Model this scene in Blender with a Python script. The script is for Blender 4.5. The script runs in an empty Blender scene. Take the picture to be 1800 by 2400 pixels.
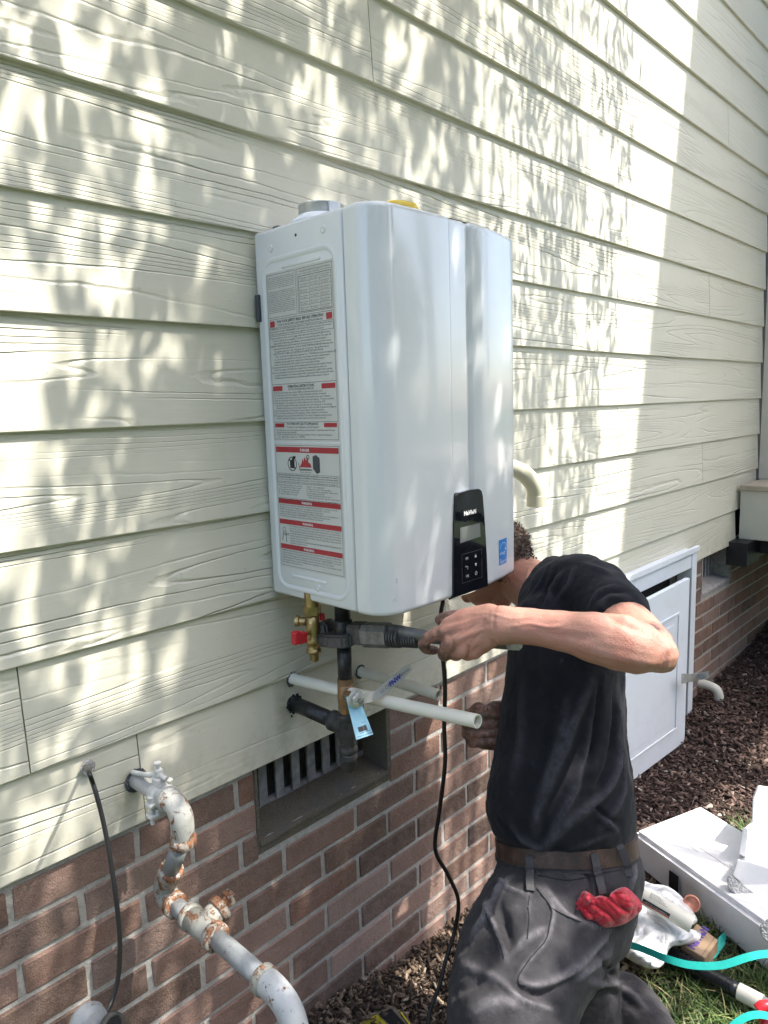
import bpy, bmesh, math, random
import numpy as np
from mathutils import Vector, Matrix
from mathutils.bvhtree import BVHTree
rng = np.random.default_rng(7); random.seed(7)
C = bpy.context.scene.collection
SC = bpy.context.scene
# ------------------------------------------------------------------ camera, sky, sun, exposure
YAW, PIT, ROL = math.radians(46.3226), math.radians(8.4218), math.radians(-1.8076)
FOC = 1681.47                      # focal length in pixels of the 1800 x 2400 photograph
fw = Vector((math.sin(YAW)*math.cos(PIT), math.cos(YAW)*math.cos(PIT), -math.sin(PIT)))
r0 = Vector((math.cos(YAW), -math.sin(YAW), 0)); u0 = r0.cross(fw)
rt = r0*math.cos(ROL) + u0*math.sin(ROL); up = u0*math.cos(ROL) - r0*math.sin(ROL)
CAM = Vector((0, -1.14529, 0))     # z = 0 is eye level; the ground lies 1.4 m below
cd = bpy.data.cameras.new('camera'); cam = bpy.data.objects.new('camera', cd); C.objects.link(cam)
cam.matrix_world = Matrix.Translation(CAM) @ Matrix((rt, up, -fw)).transposed().to_4x4()
cd.sensor_fit = 'HORIZONTAL'; cd.sensor_width = 36.0; cd.lens = FOC/1800*36; cd.clip_start = 0.05; cd.clip_end = 500
SC.camera = cam
SUN = Vector((.54, -1.0, 1.9)).normalized()          # towards the sun
w = bpy.data.worlds.new('World'); SC.world = w; w.use_nodes = True
nt = w.node_tree; bg = nt.nodes['Background']
sky = nt.nodes.new('ShaderNodeTexSky'); sky.sky_type = 'NISHITA'; sky.sun_disc = False; sky.dust_density = 2.5
sky.sun_elevation = math.asin(SUN.z); sky.sun_rotation = math.atan2(SUN.x, SUN.y)
nt.links.new(sky.outputs[0], bg.inputs[0]); bg.inputs[1].default_value = .15
sl = bpy.data.lights.new('sun', 'SUN'); sl.energy = 2.4; sl.angle = math.radians(.53); sl.color = (1, .96, .90)
so = bpy.data.objects.new('sun', sl); C.objects.link(so); so.location = SUN*20
so.rotation_euler = (-SUN).to_track_quat('-Z', 'Y').to_euler()
SC.view_settings.view_transform = 'Standard'; SC.view_settings.look = 'None'
SC.view_settings.exposure = 2.03; SC.view_settings.gamma = 1.0; SC.view_settings.use_curve_mapping = False
SC.view_settings.use_white_balance = True; SC.view_settings.white_balance_temperature = 6700; SC.view_settings.white_balance_tint = 9

# ------------------------------------------------------------------ helpers
def at(px, py, d):                 # the point seen at a pixel of the photograph, d metres in front of the camera
    return CAM + (fw + rt*((px-900)/FOC) - up*((py-1200)/FOC))*d
WL = {}
def wloc(o): return WL.get(o.name, Vector(o.location))
def tagp(o, label=None, cat=None, group=None, kind=None):
    if label: o['label'] = label
    if cat: o['category'] = cat
    if group: o['group'] = group
    if kind: o['kind'] = kind
    return o
def thing(name, label, cat, loc, group=None):
    o = bpy.data.objects.new(name, None); C.objects.link(o); o.location = Vector(loc); o.empty_display_size = .05
    WL[o.name] = Vector(loc); return tagp(o, label, cat, group)
def mk(name, V, F, m, parent=None, smooth=False, loc=None, label=None):
    V = np.asarray(V, dtype=float).reshape(-1, 3)
    if parent is not None: L = wloc(parent)
    elif loc is not None: L = Vector(loc)
    else: L = Vector(((V[:, 0].min()+V[:, 0].max())/2, (V[:, 1].min()+V[:, 1].max())/2, V[:, 2].min()))
    me = bpy.data.meshes.new(name); me.from_pydata((V-np.array(L)).tolist(), [], F); me.update()
    if smooth: me.shade_smooth()
    o = bpy.data.objects.new(name, me); C.objects.link(o)
    if m is not None: me.materials.append(m)
    if parent is not None: o.parent = parent
    else: o.location = L
    WL[o.name] = L
    if label: o['label'] = label
    return o
class MB:                          # collects shapes into one mesh
    def __init__(s): s.V = []; s.F = []
    def add(s, V, F):
        n = len(s.V); s.V += [tuple(v) for v in V]; s.F += [tuple(i+n for i in f) for f in F]; return s
    def box(s, x0, x1, y0, y1, z0, z1, b=0.0):
        if b <= 0:
            V = [(x, y, z) for x in (x0, x1) for y in (y0, y1) for z in (z0, z1)]
            F = [(0,1,3,2),(4,6,7,5),(0,4,5,1),(2,3,7,6),(0,2,6,4),(1,5,7,3)]
            return s.add(V, F)
        bm = bmesh.new(); bmesh.ops.create_cube(bm, size=1)
        for v in bm.verts: v.co = Vector(((x0+x1)/2+v.co.x*(x1-x0), (y0+y1)/2+v.co.y*(y1-y0), (z0+z1)/2+v.co.z*(z1-z0)))
        bmesh.ops.bevel(bm, geom=bm.edges[:], offset=b, segments=2, affect='EDGES', profile=.5)
        bm.verts.index_update(); s.add([v.co[:] for v in bm.verts], [[v.index for v in f.verts] for f in bm.faces]); bm.free(); return s
    def tube(s, P, R, seg=16, cap=True, n0=None, sq=None):
        P = [Vector(p) for p in P]
        if not hasattr(R, '__len__'): R = [R]*len(P)
        n = None; V = []; F = []
        for i, p in enumerate(P):
            t = (P[min(i+1, len(P)-1)]-P[max(i-1, 0)])
            t = t.normalized() if t.length > 1e-9 else Vector((0, 0, 1))
            if n is None:
                n = Vector(n0) if n0 is not None else (Vector((0, 0, 1)) if abs(t.z) < .9 else Vector((1, 0, 0)))
            n = (n - t*n.dot(t)).normalized(); b = t.cross(n)
            q = sq[i] if sq is not None and hasattr(sq, '__len__') else (sq or 1)
            for k in range(seg):
                a = 2*math.pi*k/seg
                V.append(p + n*(R[i]*math.cos(a)) + b*(R[i]*q*math.sin(a)))
        for i in range(len(P)-1):
            for k in range(seg):
                k2 = (k+1) % seg
                F.append((i*seg+k, i*seg+k2, (i+1)*seg+k2, (i+1)*seg+k))
        if cap: F.append(tuple(range(seg-1, -1, -1))); F.append(tuple((len(P)-1)*seg+k for k in range(seg)))
        return s.add(V, F)
    def lathe(s, c, ax, prof, seg=24, n0=None):       # prof: (distance along the axis, radius)
        c = Vector(c); ax = Vector(ax).normalized()
        n = Vector(n0) if n0 is not None else (Vector((0, 0, 1)) if abs(ax.z) < .9 else Vector((1, 0, 0)))
        n = (n - ax*n.dot(ax)).normalized(); b = ax.cross(n); V = []; F = []
        for h, r in prof:
            for k in range(seg):
                a = 2*math.pi*k/seg; V.append(c + ax*h + n*(r*math.cos(a)) + b*(r*math.sin(a)))
        for i in range(len(prof)-1):
            for k in range(seg):
                k2 = (k+1) % seg; F.append((i*seg+k, i*seg+k2, (i+1)*seg+k2, (i+1)*seg+k))
        F.append(tuple(range(seg-1, -1, -1))); F.append(tuple((len(prof)-1)*seg+k for k in range(seg)))
        return s.add(V, F)
    def ball(s, c, r, seg=14, sc=(1, 1, 1)):
        V = []; F = []; n = seg//2
        for i in range(1, n):
            t = math.pi*i/n
            for k in range(seg):
                a = 2*math.pi*k/seg; V.append((c[0]+r*sc[0]*math.sin(t)*math.cos(a), c[1]+r*sc[1]*math.sin(t)*math.sin(a), c[2]+r*sc[2]*math.cos(t)))
        V.append((c[0], c[1], c[2]+r*sc[2])); V.append((c[0], c[1], c[2]-r*sc[2])); T = len(V)-2
        for i in range(n-2):
            for k in range(seg):
                k2 = (k+1) % seg; F.append((i*seg+k, (i+1)*seg+k, (i+1)*seg+k2, i*seg+k2))
        for k in range(seg):
            k2 = (k+1) % seg; F.append((T, k, k2)); F.append((T+1, (n-2)*seg+k2, (n-2)*seg+k))
        return s.add(V, F)
    def build(s, name, m, parent=None, smooth=False, **kw): return mk(name, s.V, s.F, m, parent, smooth, **kw)
def curve(P, n=8):                 # Catmull-Rom through the points
    P = [Vector(p) for p in P]; out = []
    Q = [P[0]*2-P[1]] + P + [P[-1]*2-P[-2]]
    for i in range(1, len(Q)-2):
        for k in range(n):
            t = k/n; a, b, c, d = Q[i-1], Q[i], Q[i+1], Q[i+2]
            out.append(.5*((2*b) + (c-a)*t + (2*a-5*b+4*c-d)*t*t + (3*b-a-3*c+d)*t**3))
    out.append(P[-1]); return out
def interp(vals, n=8):
    out = []
    for i in range(len(vals)-1):
        for k in range(n): t = k/n; t = t*t*(3-2*t); out.append(vals[i]*(1-t)+vals[i+1]*t)
    return out+[vals[-1]]

# ------------------------------------------------------------------ materials
class NG:
    def __init__(s, name):
        s.m = bpy.data.materials.new(name); s.m.use_nodes = True; s.t = s.m.node_tree; s.b = s.t.nodes['Principled BSDF']
        s.tc = s.t.nodes.new('ShaderNodeTexCoord')
    def n(s, typ, inputs=None, **props):
        nd = s.t.nodes.new(typ)
        for k, v in props.items(): setattr(nd, k, v)
        for k, v in (inputs or {}).items(): s.set(nd.inputs[k], v)
        return nd
    def set(s, sock, v):
        if hasattr(v, 'is_linked') or isinstance(v, bpy.types.NodeSocket): s.t.links.new(v, sock)
        else: sock.default_value = v
    def noise(s, scale, detail=4, rough=.55, vec=None, dist=0, dims='3D', w=None):
        nd = s.n('ShaderNodeTexNoise', {'Scale': scale, 'Detail': detail, 'Roughness': rough, 'Distortion': dist}, noise_dimensions=dims)
        s.t.links.new(vec if vec is not None else s.tc.outputs['Object'], nd.inputs['Vector'])
        if w is not None: s.set(nd.inputs['W'], w)
        return nd.outputs[0]
    def mapr(s, v, a, b, c=0, d=1): return s.n('ShaderNodeMapRange', {0: v, 1: a, 2: b, 3: c, 4: d}).outputs[0]
    def math(s, op, a, b=0, c=0):
        return s.n('ShaderNodeMath', {0: a, 1: b, 2: c}, operation=op).outputs[0]
    def mix(s, f, a, b, mode='MIX'):
        nd = s.n('ShaderNodeMix', data_type='RGBA', blend_type=mode); s.set(nd.inputs[0], f)
        s.set(nd.inputs[6], c4(a)); s.set(nd.inputs[7], c4(b)); return nd.outputs[2]
    def ramp(s, f, stops):
        nd = s.n('ShaderNodeValToRGB'); e = nd.color_ramp.elements
        while len(e) < len(stops): e.new(.5)
        for i, (p, c) in enumerate(stops): e[i].position = p; e[i].color = c4(c)
        s.t.links.new(f, nd.inputs[0]); return nd.outputs[0]
    def bump(s, h, dist=.002, strength=1.0, prev=None):
        nd = s.n('ShaderNodeBump', {'Strength': strength, 'Distance': dist}); s.set(nd.inputs['Height'], h)
        if prev is not None: s.t.links.new(prev, nd.inputs['Normal'])
        return nd.outputs[0]
    def out(s, col=None, rough=None, nor=None, **kw):
        if col is not None: s.set(s.b.inputs['Base Color'], c4(col))
        if rough is not None: s.set(s.b.inputs['Roughness'], rough)
        if nor is not None: s.t.links.new(nor, s.b.inputs['Normal'])
        for k, v in kw.items(): s.set(s.b.inputs[k.replace('_', ' ')], v)
        return s.m
    def mapv(s, sc, src=None):
        nd = s.n('ShaderNodeMapping'); nd.inputs['Scale'].default_value = sc
        s.t.links.new(src if src is not None else s.tc.outputs['Object'], nd.inputs[0]); return nd.outputs[0]
    def rnd(s): return s.n('ShaderNodeObjectInfo').outputs['Random']
def c4(c): return tuple(c)+(1,) if isinstance(c, (tuple, list)) and len(c) == 3 else c
def plain(name, col, rough=.5, metal=0.0, var=.12, scale=30, bump=0, bscale=200, **kw):
    g = NG(name); n = g.noise(scale, 5)
    dark = tuple(x*(1-var) for x in col); light = tuple(min(1, x*(1+var)) for x in col)
    c = g.ramp(n, [(.3, dark), (.7, light)])
    r = g.mapr(g.noise(scale*1.7, 3), .3, .7, max(0, rough-.06), min(1, rough+.06))
    nor = g.bump(g.noise(bscale, 3), bump) if bump else None
    return g.out(c, r, nor, Metallic=metal, **kw)
M = {}
def siding_mat():
    g = NG('painted_siding'); r = g.rnd()
    off = g.n('ShaderNodeCombineXYZ', {0: g.math('MULTIPLY', r, 41.0), 1: g.math('MULTIPLY', r, 7.0), 2: g.math('MULTIPLY', r, 13.0)}).outputs[0]
    geo = g.n('ShaderNodeNewGeometry').outputs['Position']
    v = g.n('ShaderNodeVectorMath', {0: geo, 1: off}, operation='ADD').outputs[0]
    n1 = g.noise(1.0, 1.5, .45, g.mapv((.38, .0, 8.5), v))
    sx = g.n('ShaderNodeSeparateXYZ'); g.t.links.new(v, sx.inputs[0])
    n2 = g.noise(1.0, 3, .5, g.mapv((14, 0, 30), v))
    lv = g.math('ADD', g.math('MULTIPLY', n1, 23.0), g.math('MULTIPLY', n2, .38))
    lv = g.math('ADD', lv, g.math('MULTIPLY', sx.outputs[2], 36.0))
    fr = g.math('FRACT', lv)
    groove = g.math('ABSOLUTE', g.math('SUBTRACT', fr, .5))              # 0 in the groove
    depth = g.mapr(g.noise(1.0, 2, .5, g.mapv((1.6, 0, 14), v)), .40, .56, 0.0, 1.0)
    gr = g.mapr(groove, .0, .13, 1.0, 0.0)
    gr2 = g.math('MULTIPLY', g.math('MULTIPLY', gr, depth), g.mapr(g.math('FRACT', g.math('MULTIPLY', r, 7.31)), 0, 1, .45, 1.15))
    fine = g.noise(1.0, 4, .6, g.mapv((18, 1, 260), v))
    h = g.math('ADD', g.math('MULTIPLY', gr2, -1.0), g.math('MULTIPLY', fine, .10))
    nor = g.bump(h, .0025, .9)
    col = g.mix(g.mapr(g.noise(1.6, 4, .6, v), .3, .7), (.63, .61, .505), (.69, .67, .555))
    col = g.mix(g.mapr(g.noise(1.0, 5, .7, g.mapv((9, 1, 2.5), v)), .60, .80, 0, .30), col, (.50, .49, .37))
    gz = g.n('ShaderNodeSeparateXYZ'); g.t.links.new(geo, gz.inputs[0])
    spl = g.math('MULTIPLY', g.mapr(gz.outputs[2], -.60, -.72, 0, 1), g.mapr(g.noise(30, 6, .75, geo), .45, .72, 0, .55)); col = g.mix(spl, col, (.36, .33, .24))
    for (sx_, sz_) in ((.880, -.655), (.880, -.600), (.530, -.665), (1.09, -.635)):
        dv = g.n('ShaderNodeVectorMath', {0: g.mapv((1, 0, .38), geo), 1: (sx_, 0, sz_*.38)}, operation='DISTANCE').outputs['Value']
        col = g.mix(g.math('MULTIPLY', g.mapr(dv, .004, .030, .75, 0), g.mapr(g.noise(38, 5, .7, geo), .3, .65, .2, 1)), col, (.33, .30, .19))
    drip = g.mapr(g.noise(1.0, 4, .65, g.mapv((34, 1, 3.0), geo)), .62, .80, 0, .22); col = g.mix(drip, col, (.44, .43, .33))
    nd = g.mapr(g.noise(160, 2, .5, v), .72, .79, 0, .6)
    col = g.mix(nd, col, (.30, .28, .20))
    return g.out(col, .47, nor)
def brick_mat():
    g = NG('brick_clay'); r = g.rnd(); geo = g.n('ShaderNodeNewGeometry').outputs['Position']
    base = g.ramp(r, [(0, (.22, .100, .060)), (.18, (.31, .195, .155)), (.34, (.10, .062, .044)), (.5, (.35, .225, .18)), (.64, (.155, .088, .062)), (.8, (.25, .145, .105)), (.92, (.39, .27, .225)), (1, (.085, .056, .042))])
    n = g.noise(28, 6, .7, geo); col = g.mix(g.mapr(n, .40, .76, 0, .55), base, (.38, .265, .225))
    col = g.mix(g.mapr(g.noise(9, 3, .6, geo), .48, .75, 0, .5), col, (.14, .085, .062))
    pep = g.noise(420, 2, .6, geo); col = g.mix(g.mapr(pep, .60, .72, 0, .75), col, (.42, .34, .29))
    col = g.mix(g.mapr(g.noise(260, 2, .6, geo), .64, .72, 0, .8), col, (.05, .035, .03))
    h = g.math('ADD', g.math('MULTIPLY', g.noise(75, 6, .75, geo), 1.0), g.math('MULTIPLY', pep, .35))
    return g.out(col, .88, g.bump(h, .0060))
def mortar_mat():
    g = NG('mortar'); geo = g.n('ShaderNodeNewGeometry').outputs['Position']
    col = g.ramp(g.noise(60, 6, .7, geo), [(.25, (.30, .285, .26)), (.5, (.48, .46, .43)), (.75, (.60, .58, .55))])
    h = g.math('ADD', g.noise(120, 6, .75, geo), g.math('MULTIPLY', g.noise(500, 2, .6, geo), .4))
    return g.out(col, .95, g.bump(h, .004))
def rusty(name, amount, base=(.42, .45, .47)):
    g = NG(name); geo = g.n('ShaderNodeNewGeometry').outputs['Position']
    n = g.noise(42, 7, .72, geo, .6); st = g.noise(1, 4, .6, g.mapv((260, 260, 60), geo))
    rc = g.ramp(g.noise(120, 4, .7, geo), [(.3, (.07, .030, .016)), (.5, (.19, .080, .036)), (.72, (.42, .22, .12))])
    pc = g.ramp(g.noise(18, 3, .6, geo), [(.3, tuple(x*.72 for x in base)), (.7, base)])
    t = .74-amount*.36
    f = g.mapr(g.math('ADD', n, g.math('MULTIPLY', g.math('SUBTRACT', st, .5), .35)), t, t+.05)
    fl = g.mapr(g.noise(1, 3, .6, g.mapv((420, 420, 110), geo)), .67, .70, 0, .85)
    col = g.mix(fl, g.mix(f, pc, rc), (.05, .035, .03))
    return g.out(col, g.mapr(f, 0, 1, .42, .85), g.bump(g.math('ADD', n, g.math('MULTIPLY', f, -.5)), .0016))
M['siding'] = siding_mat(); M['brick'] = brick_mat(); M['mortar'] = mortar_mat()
M['rust0'] = rusty('weathered_grey_pipe', .34, (.27, .29, .30)); M['rust1'] = rusty('rusting_fitting', .62, (.33, .33, .29)); M['rust2'] = rusty('rusty_collar', .78, (.42, .38, .33))
M['wpaint'] = plain('white_enamel', (.74, .76, .76), .20, var=.02, scale=6, Coat_Weight=.6, Coat_Roughness=.06)
M['decal'] = plain('label_paper', (.60, .60, .565), .45, var=.03)
M['ink'] = plain('black_ink', (.02, .02, .022), .5, var=.05); M['inkw'] = plain('white_ink', (.8, .8, .78), .5, var=.03)
M['red'] = plain('red_ink', (.42, .035, .045), .45, var=.08); M['blue'] = plain('blue_ink', (.005, .19, .56), .4, var=.05)
M['dgrey'] = plain('dark_grey_print', (.06, .065, .075), .5, var=.1)
M['blackgloss'] = plain('black_glass', (.008, .009, .013), .05, var=.2, Coat_Weight=.5)
M['lcd'] = plain('grey_display', (.19, .20, .19), .15, var=.04, Coat_Weight=.4)
M['brass'] = plain('brass', (.40, .30, .14), .38, 1.0, var=.22, scale=60, bump=.0006, bscale=300)
M['bronze'] = plain('cast_bronze', (.30, .19, .10), .45, .7, var=.35, scale=60, bump=.001, bscale=260)
M['steel'] = plain('bright_steel', (.55, .56, .55), .34, .5, var=.12, scale=50)
M['darksteel'] = plain('forged_steel', (.085, .085, .088), .42, .55, var=.35, scale=50, bump=.0009, bscale=240)
M['nutsteel'] = plain('worn_steel', (.20, .20, .20), .45, .6, var=.35, scale=60, bump=.001, bscale=200)
M['bpipe'] = plain('black_iron_pipe', (.022, .024, .024), .36, .2, var=.5, scale=70, bump=.0007, bscale=180)
M['iron'] = plain('malleable_iron', (.052, .050, .047), .6, .25, var=.4, scale=80, bump=.0014, bscale=260)
M['redplastic'] = plain('red_plastic', (.50, .02, .03), .35, var=.1)
M['pvc'] = plain('white_pvc', (.72, .70, .61), .38, var=.04, scale=14)
M['cpvc'] = plain('cream_pvc', (.62, .60, .46), .36, var=.05, scale=12)
M['rubber'] = plain('black_rubber', (.008, .008, .009), .42, var=.2)
M['trim'] = plain('beige_trim_paint', (.62, .60, .52), .5, var=.05, scale=8, bump=.0008, bscale=60)
M['cap'] = plain('tan_cap_board', (.42, .36, .28), .6, var=.07, scale=12)
M['whitep'] = plain('white_pvc_board', (.76, .81, .87), .42, var=.02, scale=5)
def grubby(name, col, dirt, amt, rough=.42):
    g = NG(name); geo = g.n('ShaderNodeNewGeometry').outputs['Position']
    f = g.math('ADD', g.mapr(g.noise(7, 6, .7, geo), .50, .78, 0, amt), g.mapr(g.noise(60, 5, .75, geo), .62, .80, 0, amt*.8))
    s_ = g.mapr(g.noise(1, 4, .6, g.mapv((90, 30, 8), geo)), .66, .78, 0, amt*.5)
    return g.out(g.mix(g.math('ADD', f, s_), col, dirt), g.mapr(g.noise(12, 4, .6, geo), .3, .7, rough-.08, rough+.14), g.bump(g.noise(25, 3, .5, geo), .0008))
M['whitep'] = grubby('white_pvc_board', (.76, .81, .87), (.50, .47, .42), .22)
M['voidm'] = plain('under_porch_black', (.012, .014, .016), .5, var=.3)
M['slat'] = plain('weathered_grey_plastic', (.27, .27, .29), .7, var=.3, scale=50, bump=.0006)
M['dark'] = plain('dark_cavity', (.006, .006, .007), .9, var=.3)
M['concrete'] = None
def conc():
    g = NG('sandy_mortar_sill'); geo = g.n('ShaderNodeNewGeometry').outputs['Position']
    col = g.ramp(g.noise(300, 5, .8, geo), [(.3, (.06, .052, .04)), (.5, (.15, .13, .095)), (.68, (.27, .22, .14))])
    col = g.mix(g.mapr(g.noise(14, 4, .6, geo), .4, .65, 0, .7), col, (.12, .115, .105))
    return g.out(col, .95, g.bump(g.noise(350, 5, .8, geo), .003))
M['concrete'] = conc()
M['conc2'] = plain('pale_mortar_sill', (.34, .33, .32), .95, var=.25, scale=60, bump=.003, bscale=150)

def text(s, size, origin, ux, uy, m, parent, name='printed_text', align='LEFT', width=None, thick=.0003, off=0.0, shear=0, into=None, bold=0, spacing=1.0):
    cu = bpy.data.curves.new('t', 'FONT'); cu.body = s; cu.size = size; cu.align_x = align; cu.resolution_u = 1; cu.shear = shear; cu.offset = bold*size*4; cu.space_character = spacing
    o = bpy.data.objects.new('t', cu); C.objects.link(o); dg = bpy.context.evaluated_depsgraph_get(); dg.update()
    me = bpy.data.meshes.new_from_object(o.evaluated_get(dg))
    V = np.array([v.co[:] for v in me.vertices]).reshape(-1, 3); F = [tuple(p.vertices) for p in me.polygons]
    bpy.data.objects.remove(o); bpy.data.curves.remove(cu); bpy.data.meshes.remove(me)
    if len(V) == 0: return None
    k = 1.0
    if width:
        ww = V[:, 0].max()-V[:, 0].min(); k = width/max(ww, 1e-6)
    O = np.array(origin); ux = np.array(ux); uy = np.array(uy)
    W = O + np.outer(V[:, 0]*k, ux) + np.outer(V[:, 1], uy)
    if into is not None: into.add(W, F); return None
    return mk(name, W, F, m, parent)

# ------------------------------------------------------------------ ground
def gh(x, y):                      # height of the ground
    near = np.exp(-((x-1.65)/.55)**2)*(-.06) + .03*np.exp(-((x-.8)/.35)**2)
    far = .03*np.clip((x-2.6)/1.0, 0, 1)+ .10*np.clip((x-3.7)/.8, 0, 1)
    dip = -.02*np.clip((-y-.3)/.3, 0, 1)
    return -1.41 + near + far + dip + .006*np.sin(9*x+3*y)+.006*np.sin(13*y-5*x)
def ghs(x, y): return float(gh(np.float64(x), np.float64(y)))
xs = np.concatenate([[-150, -60, -20, -8, -4], np.arange(-2, 6.01, .08), [8, 14, 30, 70, 160]])
ys = np.concatenate([[-200, -80, -40, -20, -10, -6], np.arange(-4, .33, .08), [.5, 4, 30, 150]])
GX, GY = np.meshgrid(xs, ys, indexing='ij'); GZ = gh(GX, GY)
GZ = np.where((GX < -2) | (GX > 6) | (GY < -4) | (GY > .4), -1.43, GZ)
ny = len(ys); GF = [(i*ny+j, (i+1)*ny+j, (i+1)*ny+j+1, i*ny+j+1) for i in range(len(xs)-1) for j in range(ny-1)]
def ground_mat():
    g = NG('soil_and_lawn'); geo = g.n('ShaderNodeNewGeometry').outputs['Position']
    sx = g.n('ShaderNodeSeparateXYZ'); g.t.links.new(geo, sx.inputs[0])
    soil = g.ramp(g.noise(45, 6, .7, geo), [(.3, (.018, .012, .009)), (.6, (.05, .033, .024)), (.8, (.10, .07, .05))])
    grass = g.ramp(g.noise(30, 6, .7, geo), [(.3, (.018, .032, .010)), (.6, (.05, .085, .022)), (.8, (.11, .13, .05))])
    k = g.math('ADD', g.math('MULTIPLY', sx.outputs[1], -1), g.math('MULTIPLY', g.noise(5, 3, .6, geo), .3))
    col = g.mix(g.mapr(k, .62, .80), soil, grass)
    return g.out(col, .95, g.bump(g.noise(60, 5, .7, geo), .01))
M['ground'] = ground_mat()
gr = mk('ground', np.stack([GX, GY, GZ], -1).reshape(-1, 3), GF, M['ground'], smooth=True, loc=(0, 0, -1.45)); gr['kind'] = 'structure'

# ------------------------------------------------------------------ the house wall
house = thing('house_wall', 'pale cream clapboard wall over a red brick foundation behind the white heater', 'house wall', (0, 0, -1.5))
XL, XR = -1.6, 4.0
joints = {0: [1.208], 1: [2.443], 5: [2.409], 6: [3.229], 2: [3.246], -3: [2.466], 7: [.374, 1.42], 8: [.557], -1: [-.4], 3: [-.8], 4: [.02], -2: [.1, 3.4], -4: [1.0], -5: [3.1], -6: [2.0], 9: []}
for k in range(-12, 9):
    zb = .689-.178*k if k < 8 else -.723
    if k not in joints: joints[k] = [random.uniform(0, 3.5)]
    xr = 3.70 if k >= 8 else XR
    cuts = [XL]+joints[k]+[xr]
    bow = random.uniform(-.0006, .0006)
    for a, b in zip(cuts[:-1], cuts[1:]):
        a2 = a+(.0011 if a > XL else 0); b2 = b-(.0011 if b < xr else 0)
        n = max(2, int((b2-a2)/.25)); V = []; F = []
        ht = .187 if k < 8 else .173
        prof = [(.0004+.0, .0), (-.0003, .0012), (-.0003, .003), (.0100, ht), (.0196, ht), (.0094, .0)]
        for i in range(n+1):
            x = a2+(b2-a2)*i/n; wob = .0006*math.sin(3.1*x+k)+bow; wz = .0009*math.sin(2.1*x+1.7*k)
            for (y, z) in prof: V.append((x, y+wob, zb+z+wz))
        m_ = len(prof)
        for i in range(n):
            for j in range(m_): j2 = (j+1) % m_; F.append((i*m_+j, i*m_+j2, (i+1)*m_+j2, (i+1)*m_+j))
        F.append(tuple(range(m_))[::-1]); F.append(tuple(n*m_+j for j in range(m_)))
        F = [tuple(reversed(f)) for f in F]
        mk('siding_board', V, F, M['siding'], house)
MB().box(XL, 4.6, .024, .20, -.72, 3.0).build('sheathing', M['dark'], house)
# brick foundation: courses of stretchers, recessed mortar
v1 = (.800, 1.205, -.890, -.60); v2 = (3.285, 3.675, -.893, -.60); dr = (2.32, 3.05, -1.6, -.60)
def inside(x0, x1, z0, z1, h): return x1 > h[0] and x0 < h[1] and z1 > h[2] and z0 < h[3]
mort = MB(); YM = .0145
zone = [(XL, v1[0]), (v1[1], dr[0]), (dr[1], v2[0]), (v2[1], 5.2)]
for a, b in zone: mort.box(a, b, YM, .22, -1.62, -.70)
for h in (v1, v2): mort.box(h[0], h[1], YM, .22, -1.62, h[2])
mo = mort.build('mortar', M['mortar'], house)
variants = []
for q in range(7):
    bm = bmesh.new(); bmesh.ops.create_cube(bm, size=1)
    for v in bm.verts: v.co = Vector((v.co.x*.2045, v.co.y*.03, v.co.z*.0565))
    bmesh.ops.bevel(bm, geom=bm.edges[:], offset=.0028, segments=1, affect='EDGES')
    for v in bm.verts: v.co += Vector((random.uniform(-1, 1)*.0011, random.uniform(-1, 1)*.0011, random.uniform(-1, 1)*.0009))
    me = bpy.data.meshes.new('brick'); bm.to_mesh(me); bm.free(); me.materials.append(M['brick']); variants.append(me)
def brick_piece(x0, x1, z0, z1):
    if x1-x0 < .02: return
    if abs((x1-x0)-.2045) < .002 and abs((z1-z0)-.0565) < .001:
        o = bpy.data.objects.new('brick', random.choice(variants)); C.objects.link(o); o.parent = house
        o.location = Vector(((x0+x1)/2, .026+random.uniform(-.0012, .0012), (z0+z1)/2))-wloc(house)
        o.rotation_euler = (random.uniform(-.006, .006), random.uniform(-.004, .004), random.uniform(-.006, .006))
    else:
        MB().box(x0, x1, .011+random.uniform(-.001, .001), .041, z0, z1, .0028).build('brick', M['brick'], house)
rest_b = MB()
for c in range(12):
    zt = -.7335-.0667*c+.0005-.0050; zt = -.7335-.0667*c-.005+(0 if c else 0)
    z1 = -.7335-.0667*c-.0050; z0 = z1-.0567
    if c == 0: pass
    x = -1.62+(.0 if c % 2 == 0 else .1075)+.0125+.0008*c
    while x < 5.1:
        segs = [(x+.0052, x+.2097)]
        for h in (v1, v2, dr):
            ns = []
            for a, b in segs:
                if inside(a, b, z0+.004, z1, h):
                    if a < h[0]: ns.append((a, h[0]))
                    if b > h[1]: ns.append((h[1], b))
                else: ns.append((a, b))
            segs = ns
        for a, b in segs:
            if b < -.45: rest_b.box(a, b, .011, .041, z0, z1, .0028)
            else: brick_piece(a, b, z0, z1)
        x += .215
rest_b.build('brick', M['brick'], house)['kind'] = 'stuff'
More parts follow.
